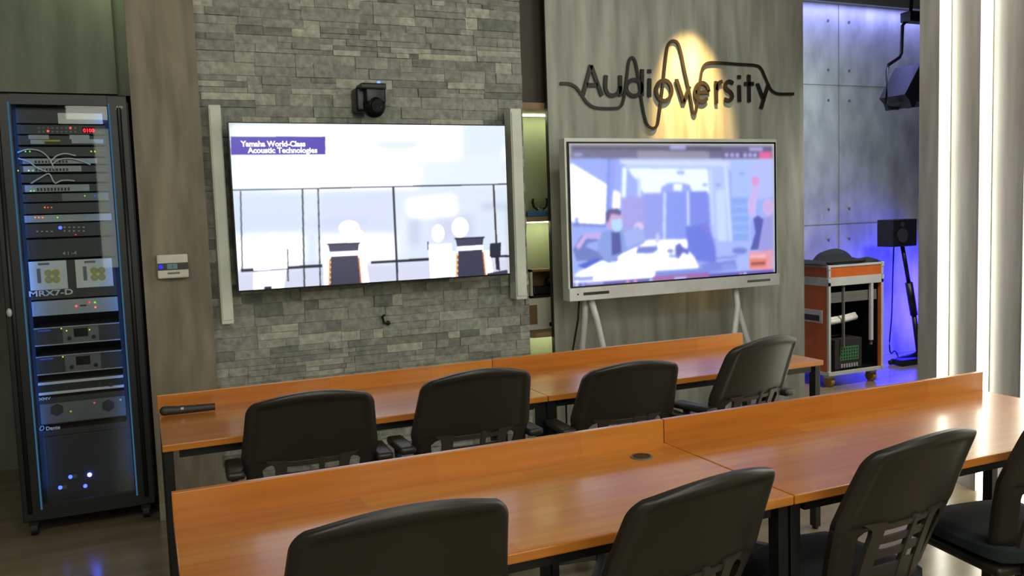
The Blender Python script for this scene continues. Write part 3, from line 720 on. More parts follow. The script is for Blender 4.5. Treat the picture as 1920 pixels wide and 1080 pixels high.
for x, y, w_, h_ in ((136, 118, 38, 9), (580, 84, 70, 12), (945, 92, 60, 12)): q2([(x, y), (x+w_, y), (x+w_, y+h_), (x, y+h_)], (176, 178, 246))
for x in (840, 865, 889, 925, 948, 970): disc2(x, 125, 8, 8, (190, 190, 250))
q2([(122, 142), (360, 144), (350, 500), (128, 560)], (146, 168, 250))                      # left wall
q2([(124, 165), (285, 262), (278, 440), (128, 432)], (246, 252, 255), 1.15)                # window
q2([(310, 282), (350, 300), (348, 372), (308, 366)], (240, 248, 255), 1.1)
bar2((300, 142), (288, 440), 16, (112, 140, 236)); bar2((322, 142), (308, 370), 14, (140, 150, 244))
q2([(128, 432), (285, 440), (282, 456), (128, 450)], (92, 108, 200)); disc2(150, 420, 12, 14, (130, 150, 230))
q2([(345, 143), (1050, 143), (1050, 200), (760, 190), (380, 182)], (196, 212, 255))        # ceiling
q2([(385, 185), (820, 185), (760, 300), (460, 300)], (222, 240, 255), 1.05); bar2((350, 160), (850, 165), 8, (226, 236, 255)); bar2((380, 182), (836, 186), 8, (170, 188, 252))
q2([(362, 180), (380, 186), (374, 318), (358, 318)], (224, 240, 255), 1.05); q2([(385, 200), (445, 250), (446, 318), (384, 318)], (152, 172, 250)); q2([(430, 220), (448, 240), (446, 316), (432, 316)], (212, 228, 255))
q2([(610, 198), (646, 198), (646, 216), (610, 216)], (160, 176, 240))
q2([(535, 300), (540, 270), (570, 252), (640, 252), (672, 262), (684, 300)], (148, 166, 246)); q2([(595, 258), (635, 258), (632, 288), (597, 288)], (232, 246, 255), 1.05)
q2([(358, 320), (462, 316), (462, 520), (360, 460)], (158, 154, 232)); q2([(462, 298), (548, 298), (548, 512), (462, 516)], (140, 152, 238)); q2([(548, 294), (660, 294), (660, 512), (548, 512)], (126, 148, 244)); q2([(668, 290), (752, 290), (762, 440), (670, 448)], (116, 134, 238))
bar2((555, 296), (553, 512), 10, (212, 232, 255)); bar2((662, 290), (664, 446), 10, (206, 224, 255))
q2([(752, 190), (850, 170), (866, 560), (775, 500)], (182, 200, 255)); q2([(790, 290), (832, 280), (840, 520), (800, 530)], (204, 224, 255)); bar2((832, 160), (862, 560), 12, (214, 230, 255)); bar2((765, 190), (775, 440), 10, (206, 222, 255))
q2([(858, 150), (950, 150), (950, 540), (868, 540)], (168, 196, 255)); q2([(862, 320), (940, 320), (945, 520), (870, 520)], (132, 168, 248))
for z_ in (360, 400, 440, 480): bar2((866, z_), (942, z_-3), 5, (176, 204, 255))
q2([(945, 150), (1052, 150), (1052, 400), (950, 420)], (180, 192, 255)); q2([(950, 330), (1054, 320), (1054, 400), (950, 410)], (150, 176, 250))
for x, y in ((910, 210), (740, 262), (800, 262)): disc2(x, y, 14, 8, (150, 168, 240))
q2([(180, 650), (480, 518), (655, 515), (700, 620), (740, 690), (140, 715), (140, 680)], (240, 246, 255), 1.12)   # table
q2([(130, 560), (350, 560), (180, 655), (134, 660)], (150, 172, 250))
q2([(650, 455), (755, 436), (790, 560), (790, 625), (700, 610), (660, 560)], (96, 114, 226)); q2([(720, 445), (752, 438), (770, 500), (745, 480)], (120, 116, 226))
q2([(790, 520), (1050, 520), (1054, 640), (800, 668)], (164, 184, 255)); q2([(720, 628), (880, 605), (890, 650), (740, 668)], (112, 128, 224)); disc2(900, 565, 36, 16, (104, 122, 214)); bar2((790, 600), (890, 590), 7, (92, 108, 206)); disc2(850, 640, 36, 18, (126, 146, 234))
q2([(600, 540), (625, 525), (640, 545), (668, 560), (665, 590), (640, 575), (620, 605), (604, 600)], (84, 92, 190)); disc2(580, 565, 18, 12, (120, 130, 214)); disc2(590, 590, 22, 10, (150, 160, 230))
q2([(430, 545), (520, 540), (528, 560), (500, 580), (420, 580)], (104, 116, 206)); q2([(515, 490), (525, 480), (535, 520), (512, 545)], (200, 210, 255)); disc2(315, 605, 30, 13, (78, 88, 196))
q2([(510, 655), (720, 640), (750, 670), (505, 700)], (116, 132, 224))
# seated man wearing a face mask
s2.soften(1.6)
q2([(270, 480), (300, 470), (365, 470), (430, 480), (462, 505), (462, 530), (360, 580), (300, 625), (250, 600), (245, 540)], (124, 150, 226)); q2([(308, 478), (350, 478), (358, 575), (312, 588)], (60, 66, 150))
q2([(132, 560), (175, 490), (260, 485), (250, 520), (205, 530), (190, 545), (250, 570), (280, 610), (150, 612)], (92, 112, 190)); q2([(145, 545), (185, 490), (200, 500), (160, 560)], (206, 170, 232)); q2([(172, 488), (262, 478), (256, 512), (190, 508)], (190, 168, 236))
q2([(150, 632), (240, 600), (270, 606), (190, 650)], (60, 80, 200))
disc2(322, 420, 40, 50, (206, 158, 214)); q2([(282, 420), (282, 388), (300, 372), (340, 368), (356, 385), (352, 402), (310, 394), (296, 430), (290, 440)], (74, 72, 132)); q2([(308, 424), (355, 416), (362, 450), (350, 474), (325, 476), (312, 460)], (176, 222, 255), 1.0)
disc2(436, 455, 22, 20, (222, 200, 246)); q2([(365, 480), (430, 450), (460, 480), (462, 520), (380, 555)], (156, 172, 244)); 
# person stretching an arm up
q2([(960, 250), (985, 240), (990, 280), (978, 340), (970, 410), (940, 400), (935, 340), (950, 310)], (206, 182, 246)); disc2(972, 244, 18, 22, (226, 150, 214)); disc2(1030, 365, 26, 38, (208, 174, 232)); q2([(1005, 420), (1052, 400), (1055, 590), (1010, 590), (985, 560)], (150, 150, 226)); q2([(962, 415), (985, 402), (1010, 420), (985, 560), (948, 562), (972, 480)], (72, 76, 172))
q2([(942, 570), (1052, 562), (1052, 652), (944, 652)], (236, 150, 170)); q2([(944, 602), (1026, 598), (1026, 640), (944, 644)], (236, 128, 96)); q2([(952, 618), (1018, 614), (1018, 628), (952, 632)], (150, 60, 70)); q2([(950, 585), (1020, 582), (1020, 594), (950, 597)], (250, 190, 190))
q2([(134, 712), (1056, 650), (1056, 672), (134, 738)], (84, 74, 168)); q2([(500, 682), (760, 664), (760, 690), (500, 706)], (150, 90, 160)); q2([(134, 684), (228, 680), (228, 700), (134, 706)], (150, 160, 220))
for x, c_ in ((150, (200, 210, 255)), (180, (130, 140, 230)), (385, (220, 120, 180)), (420, (220, 130, 180)), (492, (140, 210, 250)), (905, (200, 120, 200)), (925, (200, 210, 250))): y_ = 722-(x-150)*.062; disc2(x, y_, 8, 8, c_)
q2([(196, 712), (272, 708), (272, 716), (196, 720)], (170, 172, 240)); q2([(600, 686), (654, 682), (654, 700), (600, 704)], (180, 180, 240))
lp(dd, s2.build('screen', YD-.001, 1.8)); dd.children[-1]['label'] = 'lit screen with a video call'

# ------------------------------------------------------------------ equipment rack
rk = thing('equipment_rack', (-.285, 4.7, 0), 'tall black equipment rack with glass door and blue edge lights', 'rack')
RX0, RX1, RY0, RY1, RZ0, RZ1 = -.572, -.002, 4.42, 5.05, .07, 2.035
GX0, GX1, GZ0, GZ1 = -.482, -.092, .15, 1.985
b = MB(); b.box(RX0, RX0+.025, RY0+.03, RY1, RZ0, RZ1, M['rackm']); b.box(RX1-.025, RX1, RY0+.03, RY1, RZ0, RZ1, M['rackm'])
b.box(RX0, RX1, RY0+.03, RY1, RZ1-.03, RZ1, M['rackm']); b.box(RX0, RX1, RY0+.03, RY1, RZ0, RZ0+.04, M['rackm']); b.box(RX0+.02, RX1-.02, RY1-.02, RY1, RZ0, RZ1, M['rackdark'])
lp(rk, b.build('cabinet'))
b = MB(); b.box(RX0+.004, GX0, RY0, RY0+.028, RZ0+.01, RZ1-.004, M['rackm'], .004); b.box(GX1, RX1-.004, RY0, RY0+.028, RZ0+.01, RZ1-.004, M['rackm'], .004)
b.box(GX0-.01, GX1+.01, RY0+.001, RY0+.027, GZ1, RZ1-.005, M['rackm']); b.box(GX0-.01, GX1+.01, RY0+.001, RY0+.027, RZ0+.011, GZ0, M['rackm'])
b.tube([(GX1+.05, RY0-.004, RZ0+.05), (GX1+.05, RY0-.004, RZ1-.06)], .01, M['rackm']); b.tube([(GX0-.055, RY0-.004, RZ0+.05), (GX0-.055, RY0-.004, RZ1-.06)], .01, M['rackm'])
dr = lp(rk, b.build('door'))
b = MB(); b.box(GX0-.004, GX1+.004, RY0+.012, RY0+.016, GZ0-.004, GZ1+.004, M['glass']); g_ = b.build('glass_pane'); g_.parent = dr; g_.matrix_parent_inverse = Matrix.Translation(-Vector(rk.location)) if False else Matrix.Identity(4)
b = MB(); b.ball((-.552, RY0-.008, 1.055), .012, M['alu'], (1, 1, 1.7)); k_ = b.build('door_lock'); k_.parent = dr
b = MB(); b.text('AIP', front(-.055, RY0-.002, 1.968), .022, M['silver'], .0005, .0005); k_ = b.build('maker_badge'); k_.parent = dr
for x in (GX0-.008, GX1+.008):
    b = MB(); b.box(x-.0035, x+.0035, RY0-.003, RY0+.001, .13, 1.995, em((58, 104, 136), .8)); lp(rk, b.build('edge_light')); rk.children[-1]['label'] = 'thin blue edge light'
for x in (GX0-.006, GX1+.006):
    b = MB(); b.box(x-.004, x+.004, 4.452, 4.460, .2, 1.97, em((24, 120, 255), 11)); lp(rk, b.build('inner_light')); rk.children[-1]['label'] = 'bright blue light strip inside the door'
for x, y in ((-.53, 4.47), (-.05, 4.47), (-.53, 5.0), (-.05, 5.0)):
    b = MB(); b.cyl((x-.014, y, .03), (x+.014, y, .03), .03, M['black']); b.box(x-.02, x+.02, y-.02, y+.02, .045, .075, M['black']); lp(rk, b.build('caster'))
for x in (-.478, -.100):
    b = MB(); b.box(x-.008, x+.008, 4.50, 4.52, .12, 1.99, M['rackdark']); lp(rk, b.build('mounting_rail'))
# units in the rack: each is a thing of its own. fronts stand at y = 4.50
YR = 4.49
EX0, EX1 = -.470, -.108
def unit(name, v0, v1, label, cat, m, depth=.3, uu=120, ears=True):
    """v0, v1 rows of the unit's face at its middle"""
    z1 = at(uu, v0, y=YR).z; z0 = at(uu, v1, y=YR).z
    t = thing(name, ((EX0+EX1)/2, YR+.1, z0), label, cat, 0, 'units mounted in the equipment rack')
    b = MB(); b.box(EX0+.008, EX1-.008, YR, YR+depth, z0+.001, z1-.001, m, .001)
    lp(t, b.build('chassis')); 
    b = MB()
    for xa in (EX0, EX1-.012): b.box(xa, xa+.012, YR-.002, YR, z0+.001, z1-.001, m)
    lp(t, b.build('rack_ears'))
    return t, z0, z1
def px(u, v, y=YR): p = at(u, v, y=y); return p.x, p.z
def leds(t, items, name='indicator_lamps', r=.0032):
    b = MB()
    for u, v, c_, s_ in items:
        x, z = px(u, v); b.cyl((x, YR+.001, z), (x, YR-.004, z), r, em(c_, s_), n=10)
    lp(t, b.build(name))
G_, RD, BL, AM = (160, 255, 60), (255, 70, 70), (60, 80, 255), (255, 150, 70)
t, a, c_ = unit('equipment_tray', 202, 232, 'blank panel at the very top of the rack', 'panel', M['gear'])
x, z = px(108, 212); x2, z2 = px(193, 233)
b = MB(); b.box(x, x2, YR-.006, YR-.001, z2, z, M['white']); lp(t, b.build('white_label_plate'))
t, a, c_ = unit('audio_processor', 234, 252, 'rack unit with red digits and rows of white buttons', 'audio unit', M['gear'])
leds(t, [(90, 246, RD, 2.5), (132, 240, RD, 2.5)], r=.005)
b = MB()
for i in range(9):
    for v in (240, 247):
        x, z = px(73+i*8.5, v); b.box(x-.004, x+.004, YR-.003, YR, z-.0035, z+.0035, M['gearg'])
lp(t, b.build('buttons'))
b = MB(); x, z = px(156, 248)
b.box(x-.003, x+.050, YR-.002, YR, z-.002, z+.022, em((70, 4, 6), 1)); b.text('0100', front(x, YR-.0035, z), .024, em((255, 50, 60), 3), .0004, .0006); lp(t, b.build('red_digits'))
t, a, c_ = unit('patch_bay', 254, 272, 'patch panel with white paper labels', 'panel', M['gear'])
b = MB()
for u0, v0, u1, v1 in ((53, 253, 92, 261), (57, 262, 84, 270), (130, 253, 168, 261), (134, 261, 194, 269)):
    x, z = px(u0, v0); x2, z2 = px(u1, v1); b.box(x, x2, YR-.003, YR, min(z, z2), max(z, z2), M['silver'])
lp(t, b.build('paper_labels'))
b = MB(); x, z = px(83, 264); b.box(x, x+.065, YR-.005, YR-.001, z-.004, z+.004, M['yellow']); lp(t, b.build('yellow_tag'))
t, a, c_ = unit('network_switch', 275, 294, 'dark network switch with pairs of green lamps', 'network switch', M['gear'])
leds(t, [(48, 284, G_, 1), (56, 284, G_, 1), (171, 284, G_, 1.5), (178, 284, G_, 1.5)])
def switch(v0, v1, label, ex=.62, lamps=()):
    t, a, c_ = unit('network_switch', v0, v1, label, 'network switch', M['gear'])
    b = MB(); b.box(EX0+.012, EX0+.012+ex*.34, YR-.004, YR, a+.003, c_-.003, M['silver']); lp(t, b.build('port_strip'))
    b = MB()
    for i in range(10): x = EX0+.06+i*.014; b.box(x, x+.009, YR-.005, YR-.003, a+.006, (a+c_)/2+.002, M['black'])
    lp(t, b.build('ports')); leds(t, lamps); return t
switch(296, 308, 'thin pale network switch just under the white cable arcs', .9)
switch(310, 323, 'silver network switch with a yellow lamp, crossed by white cables', .7, ((54, 320, (220, 255, 60), 2), (62, 320, G_, 1.2), (34, 320, G_, 1.2)))
switch(345, 360, 'silver network switch with a green lamp below the loose cables', .78, ((58, 358, G_, 2), (64, 358, G_, 1.6)))
t, a, c_ = unit('recorder', 326, 342, 'black recorder unit between two silver switches', 'recorder', M['gear'])
t, a, c_ = unit('wireless_receiver', 362, 378, 'wireless receiver with grey half width front', 'receiver', M['gear']); b = MB(); b.box(-.31, -.115, YR-.004, YR, a+.002, c_-.002, M['gearg']); lp(t, b.build('grey_front')); leds(t, [(159, 367, G_, 1.2), (178, 367, BL, 1.5)])
t, a, c_ = unit('power_conditioner', 380, 400, 'dark power unit with small orange lamps', 'power unit', M['gear']); leds(t, [(84, 389, AM, 1.2), (90, 389, RD, 1.5), (97, 389, AM, .7)])
t, a, c_ = unit('audio_interface', 402, 416, 'silver audio interface with a row of amber lamps', 'audio unit', M['silver']); leds(t, [(66, 408, AM, 1.3), (73, 408, AM, 1.3), (80, 408, AM, 1.3), (108, 408, G_, 1.2)])
t, a, c_ = unit('video_switcher', 418, 444, 'video switcher with white buttons and one blue button', 'video switcher', M['gear'])
b = MB()
for i in range(5):
    for v in (426, 433): x, z = px(121+i*9, v); b.box(x-.004, x+.004, YR-.004, YR, z-.003, z+.003, M['silver'])
for i in range(4): x, z = px(70+i*9, 434); b.box(x-.004, x+.004, YR-.004, YR, z-.003, z+.003, M['silver'])
lp(t, b.build('buttons')); leds(t, [(113, 427, BL, 4)], 'blue_button', .008); leds(t, [(142, 440, RD, 1)])
t, a, c_ = unit('mounting_tray', 447, 484, 'black tray with printed signs above the two white panels', 'tray', M['gear'])
b = MB(); x, z = px(118, 478); b.text('4 1 :-4', front(x, YR-.002, z), .022, M['silver'], .0004, .0004); lp(t, b.build('printed_sign'))
t, a, c_ = unit('carrier_panel', 487, 559, 'black carrier panel with white lettering under the two white panels', 'panel', M['gear'], uu=130)
b = MB(); x, z = px(54, 559); b.text('MRX7-D', front(x, YR-.002, z+.006), .036, M['white'], .0004, .0008, 1.4); lp(t, b.build('white_lettering'))
for u0, v0, u1, v1, lb in ((53, 491, 128, 541, 'white speaker wiring card beside the left door light, lower printed lines'), (140, 487, 213, 536, 'white speaker wiring card set slightly higher, beside the inner blue light')):
    xa, za = px(u0, v0, YR-.004); xb, zb = px(u1, v1, YR-.004)
    t = thing('demo_card', ((xa+xb)/2, YR-.002, zb), 'white card with four yellow circles, ' + ('on the hinge half of the rack' if u0 < 100 else 'nearest the column'), 'card', 0, 'white cards with yellow circles in the rack')
    xb = min(xb, GX1-.002)
    b = MB(); b.box(xa, xb, YR-.006, YR-.0005, zb, za, M['white'], .0008); lp(t, b.build('board'))
    b = MB(); w_ = xb-xa; h_ = za-zb
    for i in (0, 1):
        for j in (0, 1):
            cx, cz = xa+w_*(.50+.2*i), zb+h_*(.34+.24*j); b.cyl((cx, YR-.0055, cz), (cx, YR-.0075, cz), .0165, M['yellow'], n=18); b.cyl((cx, YR-.0075, cz), (cx, YR-.0085, cz), .009, M['silver'], n=14)
    lp(t, b.build('yellow_circles'))
    b = MB(); b.box(xa+w_*.25, xa+w_*.55, YR-.0075, YR-.0058, za-.018, za-.008, M['gearg']); b.box(xa+w_*.2, xa+w_*.3, YR-.0075, YR-.0058, zb+h_*.25, zb+h_*.75, M['gearg']); lp(t, b.build('printed_lines'))
t, a, c_ = unit('digital_mixer', 562, 590, 'silver rack unit with red lamps under the white lettering', 'audio unit', M['silver'])
leds(t, [(143, 574, RD, 3), (168, 567, RD, 1.5), (179, 576, (255, 120, 90), 1.5), (178, 567, G_, 1)], r=.0045); b = MB(); x, z = px(150, 573); b.box(x, x+.028, YR-.003, YR, z-.003, z+.003, M['black']); lp(t, b.build('slot'))
for v0, v1, lamps, lb in ((611, 646, ((115, 616, G_, 1.5), (125, 620, G_, 1.5), (168, 618, G_, 1.5)), 'grey power amplifier with three green lamps'), (664, 700, ((118, 669, G_, 1.5),), 'grey power amplifier with one green lamp')):
    t, a, c_ = unit('power_amplifier', v0, v1, lb, 'amplifier', M['gear'])
    b = MB(); b.box(-.352, -.20, YR-.003, YR, a+.006, c_-.010, M['gearg']); lp(t, b.build('front_plate'))
    b = MB(); b.box(-.305, -.245, YR-.005, YR-.002, (a+c_)/2-.012, c_-.016, M['bezel']); lp(t, b.build('display'))
    b = MB()
    for x in (-.325, -.222): b.cyl((x, YR-.003, a+.028), (x, YR-.014, a+.028), .009, M['black'])
    lp(t, b.build('knobs'))
    b = MB()
    for z in (a+.003, c_-.005): b.box(EX0, EX1, YR-.006, YR-.001, z-.002, z+.003, M['silver'])
    b.box(EX0+.015, EX0+.07, YR-.004, YR-.001, c_-.02, c_-.012, em((60, 80, 170), .7)); lp(t, b.build('silver_edges')); leds(t, lamps)
t, a, c_ = unit('cable_manager', 708, 736, 'pair of bright white bars across the rack', 'cable manager', M['rackdark'], uu=150)
b = MB()
for z in (a+.012, c_-.012): b.box(EX0, EX1, YR-.012, YR-.001, z-.006, z+.006, M['white'], .002)
lp(t, b.build('white_bars'))
b = MB()
for u in (186, 208): x, z = px(u, 720); b.box(x-.008, x+.008, YR-.013, YR-.0125+.008, z-.010, z+.010, M['gear'])
lp(t, b.build('clips'))
t, a, c_ = unit('multichannel_amplifier', 740, 790, 'grey amplifier with two hexagonal vents and a red lamp', 'amplifier', M['gear'], uu=150)
b = MB(); b.box(EX0, EX1, YR-.004, YR, a+.006, c_-.028, M['gearg']); lp(t, b.build('front_plate'))
b = MB()
for u in (107, 203):
    x, z = px(u, 768 if u < 150 else 760); b.cyl((x, YR-.004, z), (x, YR-.008, z), .030, M['gear'], n=6)
lp(t, b.build('hexagonal_vents'))
b = MB(); x, z = px(73, 751); b.text('XMV', front(x, YR-.003, z), .018, M['white'], .0004, .0005, 1.3); lp(t, b.build('white_lettering')); leds(t, [(177, 755, RD, 3), (133, 771, G_, 1.5), (226, 749, (120, 230, 180), 1.5)], r=.0045)
t, a, c_ = unit('name_strip', 801, 813, 'narrow black panel with round mark and white name', 'panel', M['gear'], uu=140)
b = MB(); x, z = px(86, 804); b.text('Dante', front(x, YR-.003, z-.007), .024, M['white'], .0004, .0008)
x, z = px(79, 803); b.ribbon([(x-.010, z-.002), (x-.003, z+.010), (x+.006, z+.010), (x+.008, z-.002), (x+.002, z-.009), (x-.006, z-.009)], .004, YR-.004, YR-.002, em((90, 150, 230), .8), True); lp(t, b.build('white_lettering'))
t, a, c_ = unit('rack_drawer', 812, 948, 'tall dark drawer front at the foot of the rack with blue lamps', 'panel', M['gear'], .10, uu=150)
leds(t, [(168, 890, (70, 90, 255), 60), (160, 911, BL, 5), (132, 894, BL, 5), (113, 914, BL, 5)], 'blue_lamps', .009)
b = MB()
for u, v in ((140, 893), (121, 913)): x, z = px(u, v); b.box(x-.008, x+.010, YR-.004, YR, z-.008, z+.008, M['gearg'])
lp(t, b.build('switch_plates'))
# white patch cables arcing across the upper units
for i, (pts, lb) in enumerate([
    ([(33, 286), (52, 280), (75, 283), (92, 297), (102, 318)], 'white patch cable arcing from the hinge side to the middle'),
    ([(34, 297), (55, 304), (70, 315), (88, 322)], 'white patch cable sagging just below the top arc'),
    ([(94, 305), (105, 293), (122, 288), (142, 292)], 'white patch cable bowing over the middle of the rack'),
    ([(98, 308), (112, 299), (130, 297), (150, 301), (170, 309)], 'white patch cable reaching furthest towards the column side'),
    ([(58, 344), (76, 333), (92, 326), (100, 340), (105, 344)], 'white patch cable rising and dropping above the lamp switch'),
    ([(104, 344), (114, 339), (126, 338), (140, 339)], 'short white patch cable running level above the lowest switch')]):
    b = MB(); b.tube([(lambda p: (p.x, YR-.018, p.z))(at(u, v, y=YR-.018)) for u, v in smooth(pts, 4)],   .0034, M['cable'], 6)
    tag(b.build('patch_cable'), lb, 'cable', 'white patch cables in the rack')

# ------------------------------------------------------------------ microphone on the back desk
t = thing('handheld_microphone', (.13, 3.21, .7505), 'black handheld microphone lying on the back row desk', 'microphone', R_(-3))
b = MB(); b.cyl((-.05, 0, .0165), (.085, .0, .0155), .015, M['gear'], .0125, 20); t.children and None; b.build('body', t)
b = MB(); b.cyl((-.082, 0, .0185), (-.05, 0, .0175), .017, M['gear'], .0155, 20); b.ball((-.084, 0, .0185), .0165, M['gear']); b.build('head', t)
b = MB(); b.box(-.03, -.02, -.014, -.008, .018, .027, M['alu']); b.box(.012, .020, -.006, .002, .024, .0285, M['alu']); b.build('switch', t)

# ------------------------------------------------------------------ blue room: flight case, speakers
fc = thing('flight_case', (5.02, 5.25, 0), 'orange flight case with aluminium edges and open front on casters', 'flight case')
CX0, CX1, CY0, CY1, CZ0, CZ1 = 4.79, 5.345, 4.96, 5.52, .10, .945
cz = CZ1-.10
b = MB(); b.box(CX0, CX0+.02, CY0, CY1, CZ0, cz, M['caseo']); b.box(CX1-.02, CX1, CY0, CY1, CZ0, cz, M['caseo']); b.box(CX0, CX1, CY1-.02, CY1, CZ0, cz, M['caseo']); b.box(CX0, CX1, CY0, CY1, CZ0, CZ0+.02, M['black'])
b.box(CX0+.02, CX1-.02, CY1-.03, CY1-.02, CZ0+.02, cz, M['black']); b.box(CX0+.02, CX0+.026, CY0+.03, CY1-.03, CZ0+.02, cz, M['black']); b.box(CX1-.026, CX1-.02, CY0+.03, CY1-.03, CZ0+.02, cz, M['black']); lp(fc, b.build('body'))
b = MB(); b.box(CX0, CX1, CY0, CY1, cz, CZ1, M['caseo'], .004); lp(fc, b.build('lid'))
b = MB(); e = .020
for x in (CX0-.003, CX1-e+.003):
    for y in (CY0-.004, CY1-e): b.box(x, x+e, y, y+e, CZ0-.004, CZ1+.004, M['alu'])
for z, h_ in ((CZ0-.004, .026), (cz-.055, .065), (CZ1-.012, .016)):
    b.box(CX0-.003, CX1+.003, CY0-.004, CY0+e, z, z+h_, M['alu']); b.box(CX0-.004, CX0+e, CY0, CY1, z, z+h_, M['alu']); b.box(CX1-e, CX1+.004, CY0, CY1, z, z+h_, M['alu'])
for x in (CX0-.008, CX1-.014):
    for z in (CZ1-.03, CZ0-.004, cz-.03): b.box(x, x+.022, CY0-.009, CY0+.012, z, z+.036, M['alu'], .004)
lp(fc, b.build('edge_profiles'))
b = MB(); b.box(CX0-.007, CX0-.003, CY0+.06, CY0+.30, .50, .60, M['alu'], .002); b.box(CX0-.010, CX0-.006, CY0+.09, CY0+.27, .515, .56, M['gear']); lp(fc, b.build('side_handle')); fc.children[-1]['label'] = 'recessed metal handle'
for x in (CX0+.16, CX1-.11):
    b = MB(); b.box(x, x+.012, CY0+.01, CY0+.03, .30, cz-.04, M['gearg']); lp(fc, b.build('rack_rail'))
b = MB(); b.box(CX1-.125, CX1-.10, CY0-.002, CY0+.02, .34, .80, M['alu']); lp(fc, b.build('door_rail'))
for x, y in ((CX0+.06, CY0+.06), (CX1-.06, CY0+.06), (CX0+.06, CY1-.06), (CX1-.06, CY1-.06)):
    b = MB(); b.cyl((x-.018, y, .042), (x+.018, y, .042), .042, M['caster'], n=20); b.box(x-.028, x+.028, y-.03, y+.03, .07, .098, M['alu']); lp(fc, b.build('caster'))
t = thing('sliding_shelf', (5.0, 5.1, .68), 'grey sliding shelf near the top inside the flight case', 'shelf')
b = MB(); b.box(CX0+.028, CX1-.03, CY0+.034, CY0+.30, .685, .70, M['gearg']); b.box(CX0+.028, CX1-.03, CY0+.034, CY0+.038, .655, .685, M['gearg']); lp(t, b.build('tray_board'))
b = MB(); b.box(CX0+.028, CX1-.03, CY0+.034, CY0+.040, .70, .735, M['gearg'], .002); lp(t, b.build('front_bar'))
b = MB(); pts = [(CX0+.055, CY0+.065, .50), (CX0+.13, CY0+.062, .505), (CX0+.24, CY0+.065, .512), (CX0+.34, CY0+.065, .525)]
b.tube(pts, .022, M['white'], 10); b.tube([(p[0]+.01, p[1]+.02, p[2]+.02) for p in pts], .016, M['white'], 10); b.tube([(CX0+.06, CY0+.08, .485), (CX0+.06, CY0+.25, .47)], .012, M['white'])
tag(b.build('paper_roll'), 'crumpled white roll hanging inside the flight case', 'roll')
t = thing('small_mixer', (5.05, 5.1, .12), 'small mixer with green face at the bottom of the flight case', 'mixer')
b = MB(); b.box(CX0+.12, CX0+.40, CY0+.06, CY0+.30, .1205, .36, M['gear'], .006); lp(t, b.build('body'))
gp = mat('green_mixer_face', (70, 120, 80), .5)
b = MB(); b.box(CX0+.17, CX0+.36, CY0+.055, CY0+.06, .19, .30, gp); lp(t, b.build('green_face'))
for i in range(7):
    b = MB(); b.box(CX0+.175+i*.026, CX0+.19+i*.026, CY0+.050, CY0+.056, .135, .165, M['silver'])
    for z in (.21, .235, .26, .285): b.cyl((CX0+.184+i*.026, CY0+.055, z), (CX0+.184+i*.026, CY0+.048, z), .004, M['black'], n=8)
    lp(t, b.build('channel_strip'))
t = thing('carry_bag', (5.05, 5.2, .95), 'soft black bag slumped on top of the flight case', 'bag')
b = bmesh.new(); N = 26
G = [[None]*(N+1) for _ in range(N+1)]
for i in range(N+1):
    for j in range(N+1):
        a, c_ = i/N*2-1, j/N*2-1
        r = math.hypot((a-.06)/.52, c_/.6)
        h = .013 + .085*max(0, 1-r*r)**.5*(1 if r < 1 else 0) + .010*math.sin(a*7+c_*3)*math.cos(c_*5) + .012*max(0, 1-abs(a-.85)/.2)
        ed = max(abs(a), abs(c_)); h = max(.002, h*(1-max(0, ed-.9)*9))
        G[i][j] = b.verts.new((5.05+a*.30, 5.20+c_*.22, .9535+h))
for i in range(N):
    for j in range(N): b.faces.new((G[i][j], G[i+1][j], G[i+1][j+1], G[i][j+1]))
rim = [G[i][0] for i in range(N+1)]+[G[N][j] for j in range(1, N+1)]+[G[i][N] for i in range(N-1, -1, -1)]+[G[0][j] for j in range(N-1, 0, -1)]
low = [b.verts.new((v.co.x, v.co.y, .9505)) for v in rim]
for k in range(len(rim)): b.faces.new((rim[k], low[k], low[(k+1) % len(rim)], rim[(k+1) % len(rim)]))
b.faces.new(low)
mb = MB(); mb.add(b, M['blackcloth'], None, True); lp(t, mb.build('bag_body'))
b = MB(); b.tube([(4.82, 5.02, .965), (4.80, 4.97, .968), (4.92, 4.955, .972), (5.10, 4.965, .970), (5.2, 5.0, .972)], .009, M['blackcloth']); lp(t, b.build('strap'))

# hanging speaker on its bracket
hs = thing('hanging_speaker', (5.9, 5.2, 2.3), 'black tilted loudspeaker hanging on a bent bracket from the ceiling', 'speaker')
Y = 5.2
b = MB(); b.tube([at(*p, y=Y) for p in ((1697, 42), (1692, 48), (1690, 100), (1686, 108), (1665, 122), (1663, 130), (1662, 195), (1666, 202), (1684, 203))], .014, M['black'], 10); b.tube([at(1697, 42, y=Y), at(1706, 36, y=Y), (5.93, Y, CH)], .014, M['black']); lp(hs, b.build('bracket'))
pts = [at(*p, y=Y) for p in ((1702, 123), (1672, 181), (1681, 192), (1684, 204), (1690, 204), (1694, 194), (1708, 195), (1724, 200), (1745, 150))]
b = MB(); b.prism([(p.x, p.z) for p in pts], 'y', Y-.13, Y+.13, M['black']); lp(hs, b.build('cabinet'))
t = thing('ceiling_bar', (6.3, 5.2, 3.0), 'dark bar below the ceiling holding the hanging speaker', 'bar')
b = MB(); p0 = at(1699, 30, y=Y-.02); b.box(p0.x, 7.3, Y-.06, Y+.04, 2.87, 2.95, M['black'], .006); lp(t, b.build('beam'))
for x in (6.1, 7.0): b = MB(); b.cyl((x, Y, 2.95), (x, Y, CH), .015, M['black']); lp(t, b.build('hanger'))

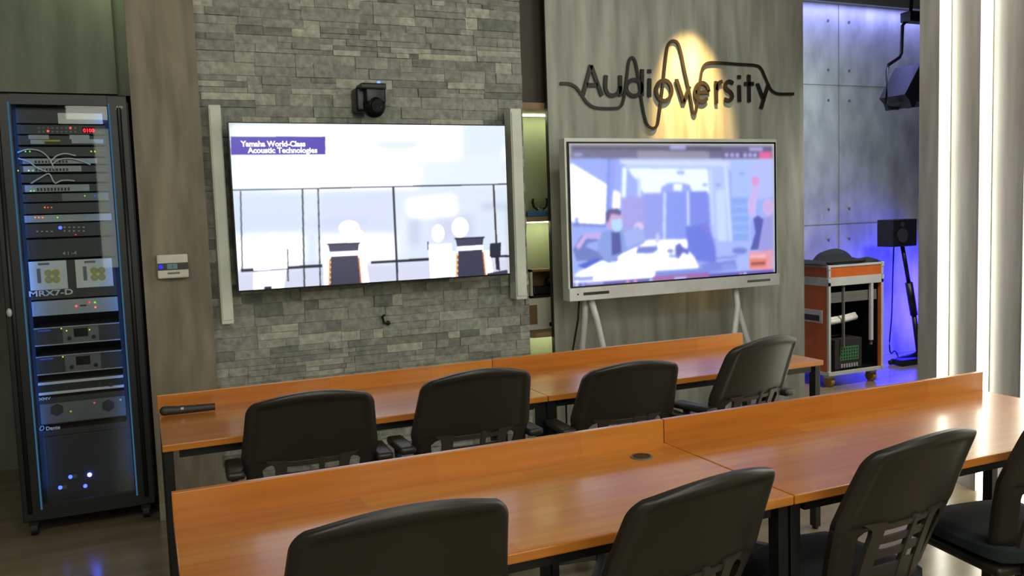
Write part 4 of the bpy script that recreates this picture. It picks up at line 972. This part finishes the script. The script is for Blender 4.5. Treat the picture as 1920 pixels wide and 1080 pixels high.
# loudspeaker on stand
ss = thing('speaker_stand', (6.2, 5.35, 0), 'black slanting speaker stand lit by blue light', 'stand')
p1, p2, p3 = at(1692, 462, y=5.4), at(1704, 530, y=5.4), at(1722, 640, y=5.4)
b = MB(); b.tube([p1, p2], .018, M['black'], 12); lp(ss, b.build('inner_pole'))
b = MB(); b.tube([p2, p2.lerp(p3, .55)], .032, M['black'], 12); b.tube([p2.lerp(p3, .5), Vector((p3.x+.01, 5.4, .05))], .022, M['black'], 12); lp(ss, b.build('outer_pole'))
for a, (dx, dy) in enumerate(((-.32, .02), (.20, -.20), (.20, .2))):
    b = MB(); b.tube([(p3.x+.005, 5.4, .07), (p3.x+dx*.6, 5.4+dy*.6, .045), (p3.x+dx, 5.4+dy, .02)], .022, M['black']); lp(ss, b.build('foot'))
b = MB(); b.box(p3.x-.31, p3.x+.02, 5.30, 5.42, .005, .055, M['black'], .01); lp(ss, b.build('base_weight'))
sp = thing('monitor_speaker', (6.1, 5.4, 1.04), 'small black loudspeaker standing on the slanting stand', 'speaker')
pa, pb = at(1676, 412, y=5.32), at(1722, 461, y=5.32)
b = MB(); b.box(pa.x, pa.x+.27, 5.32, 5.50, p1.z+.004, pa.z, M['black'], .008); lp(sp, b.build('cabinet'))
b = MB(); zc = (p1.z+pa.z)/2; b.cyl((pa.x+.10, 5.3195, zc-.02), (pa.x+.10, 5.314, zc-.02), .06, M['gear'], n=24); b.cyl((pa.x+.10, 5.3195, zc+.075), (pa.x+.10, 5.316, zc+.075), .022, M['gear'], n=18); lp(sp, b.build('drivers'))
b = MB(); b.tube([at(u, v, y=5.5) for u, v in smooth([(1676, 455), (1674, 520), (1672, 590), (1668, 640), (1670, 662), (1678, 658), (1684, 672), (1676, 690)])], .006, M['black'])
tag(b.build('speaker_cable'), 'thin black cable hanging down from the small loudspeaker', 'cable')

# mount disc near the sign spotlight; the other ceiling lights have no fixture
def downlight(x, y, label, aim=None):
    t = thing('ceiling_spotlight', (x, y, CH), label, 'lamp')
    b = MB(); b.cyl((x, y, CH), (x, y, CH-.02), .05, M['black'], n=20); lp(t, b.build('mount'))
downlight(3.24, 4.33, 'black ceiling spotlight aimed at the waveform sign')
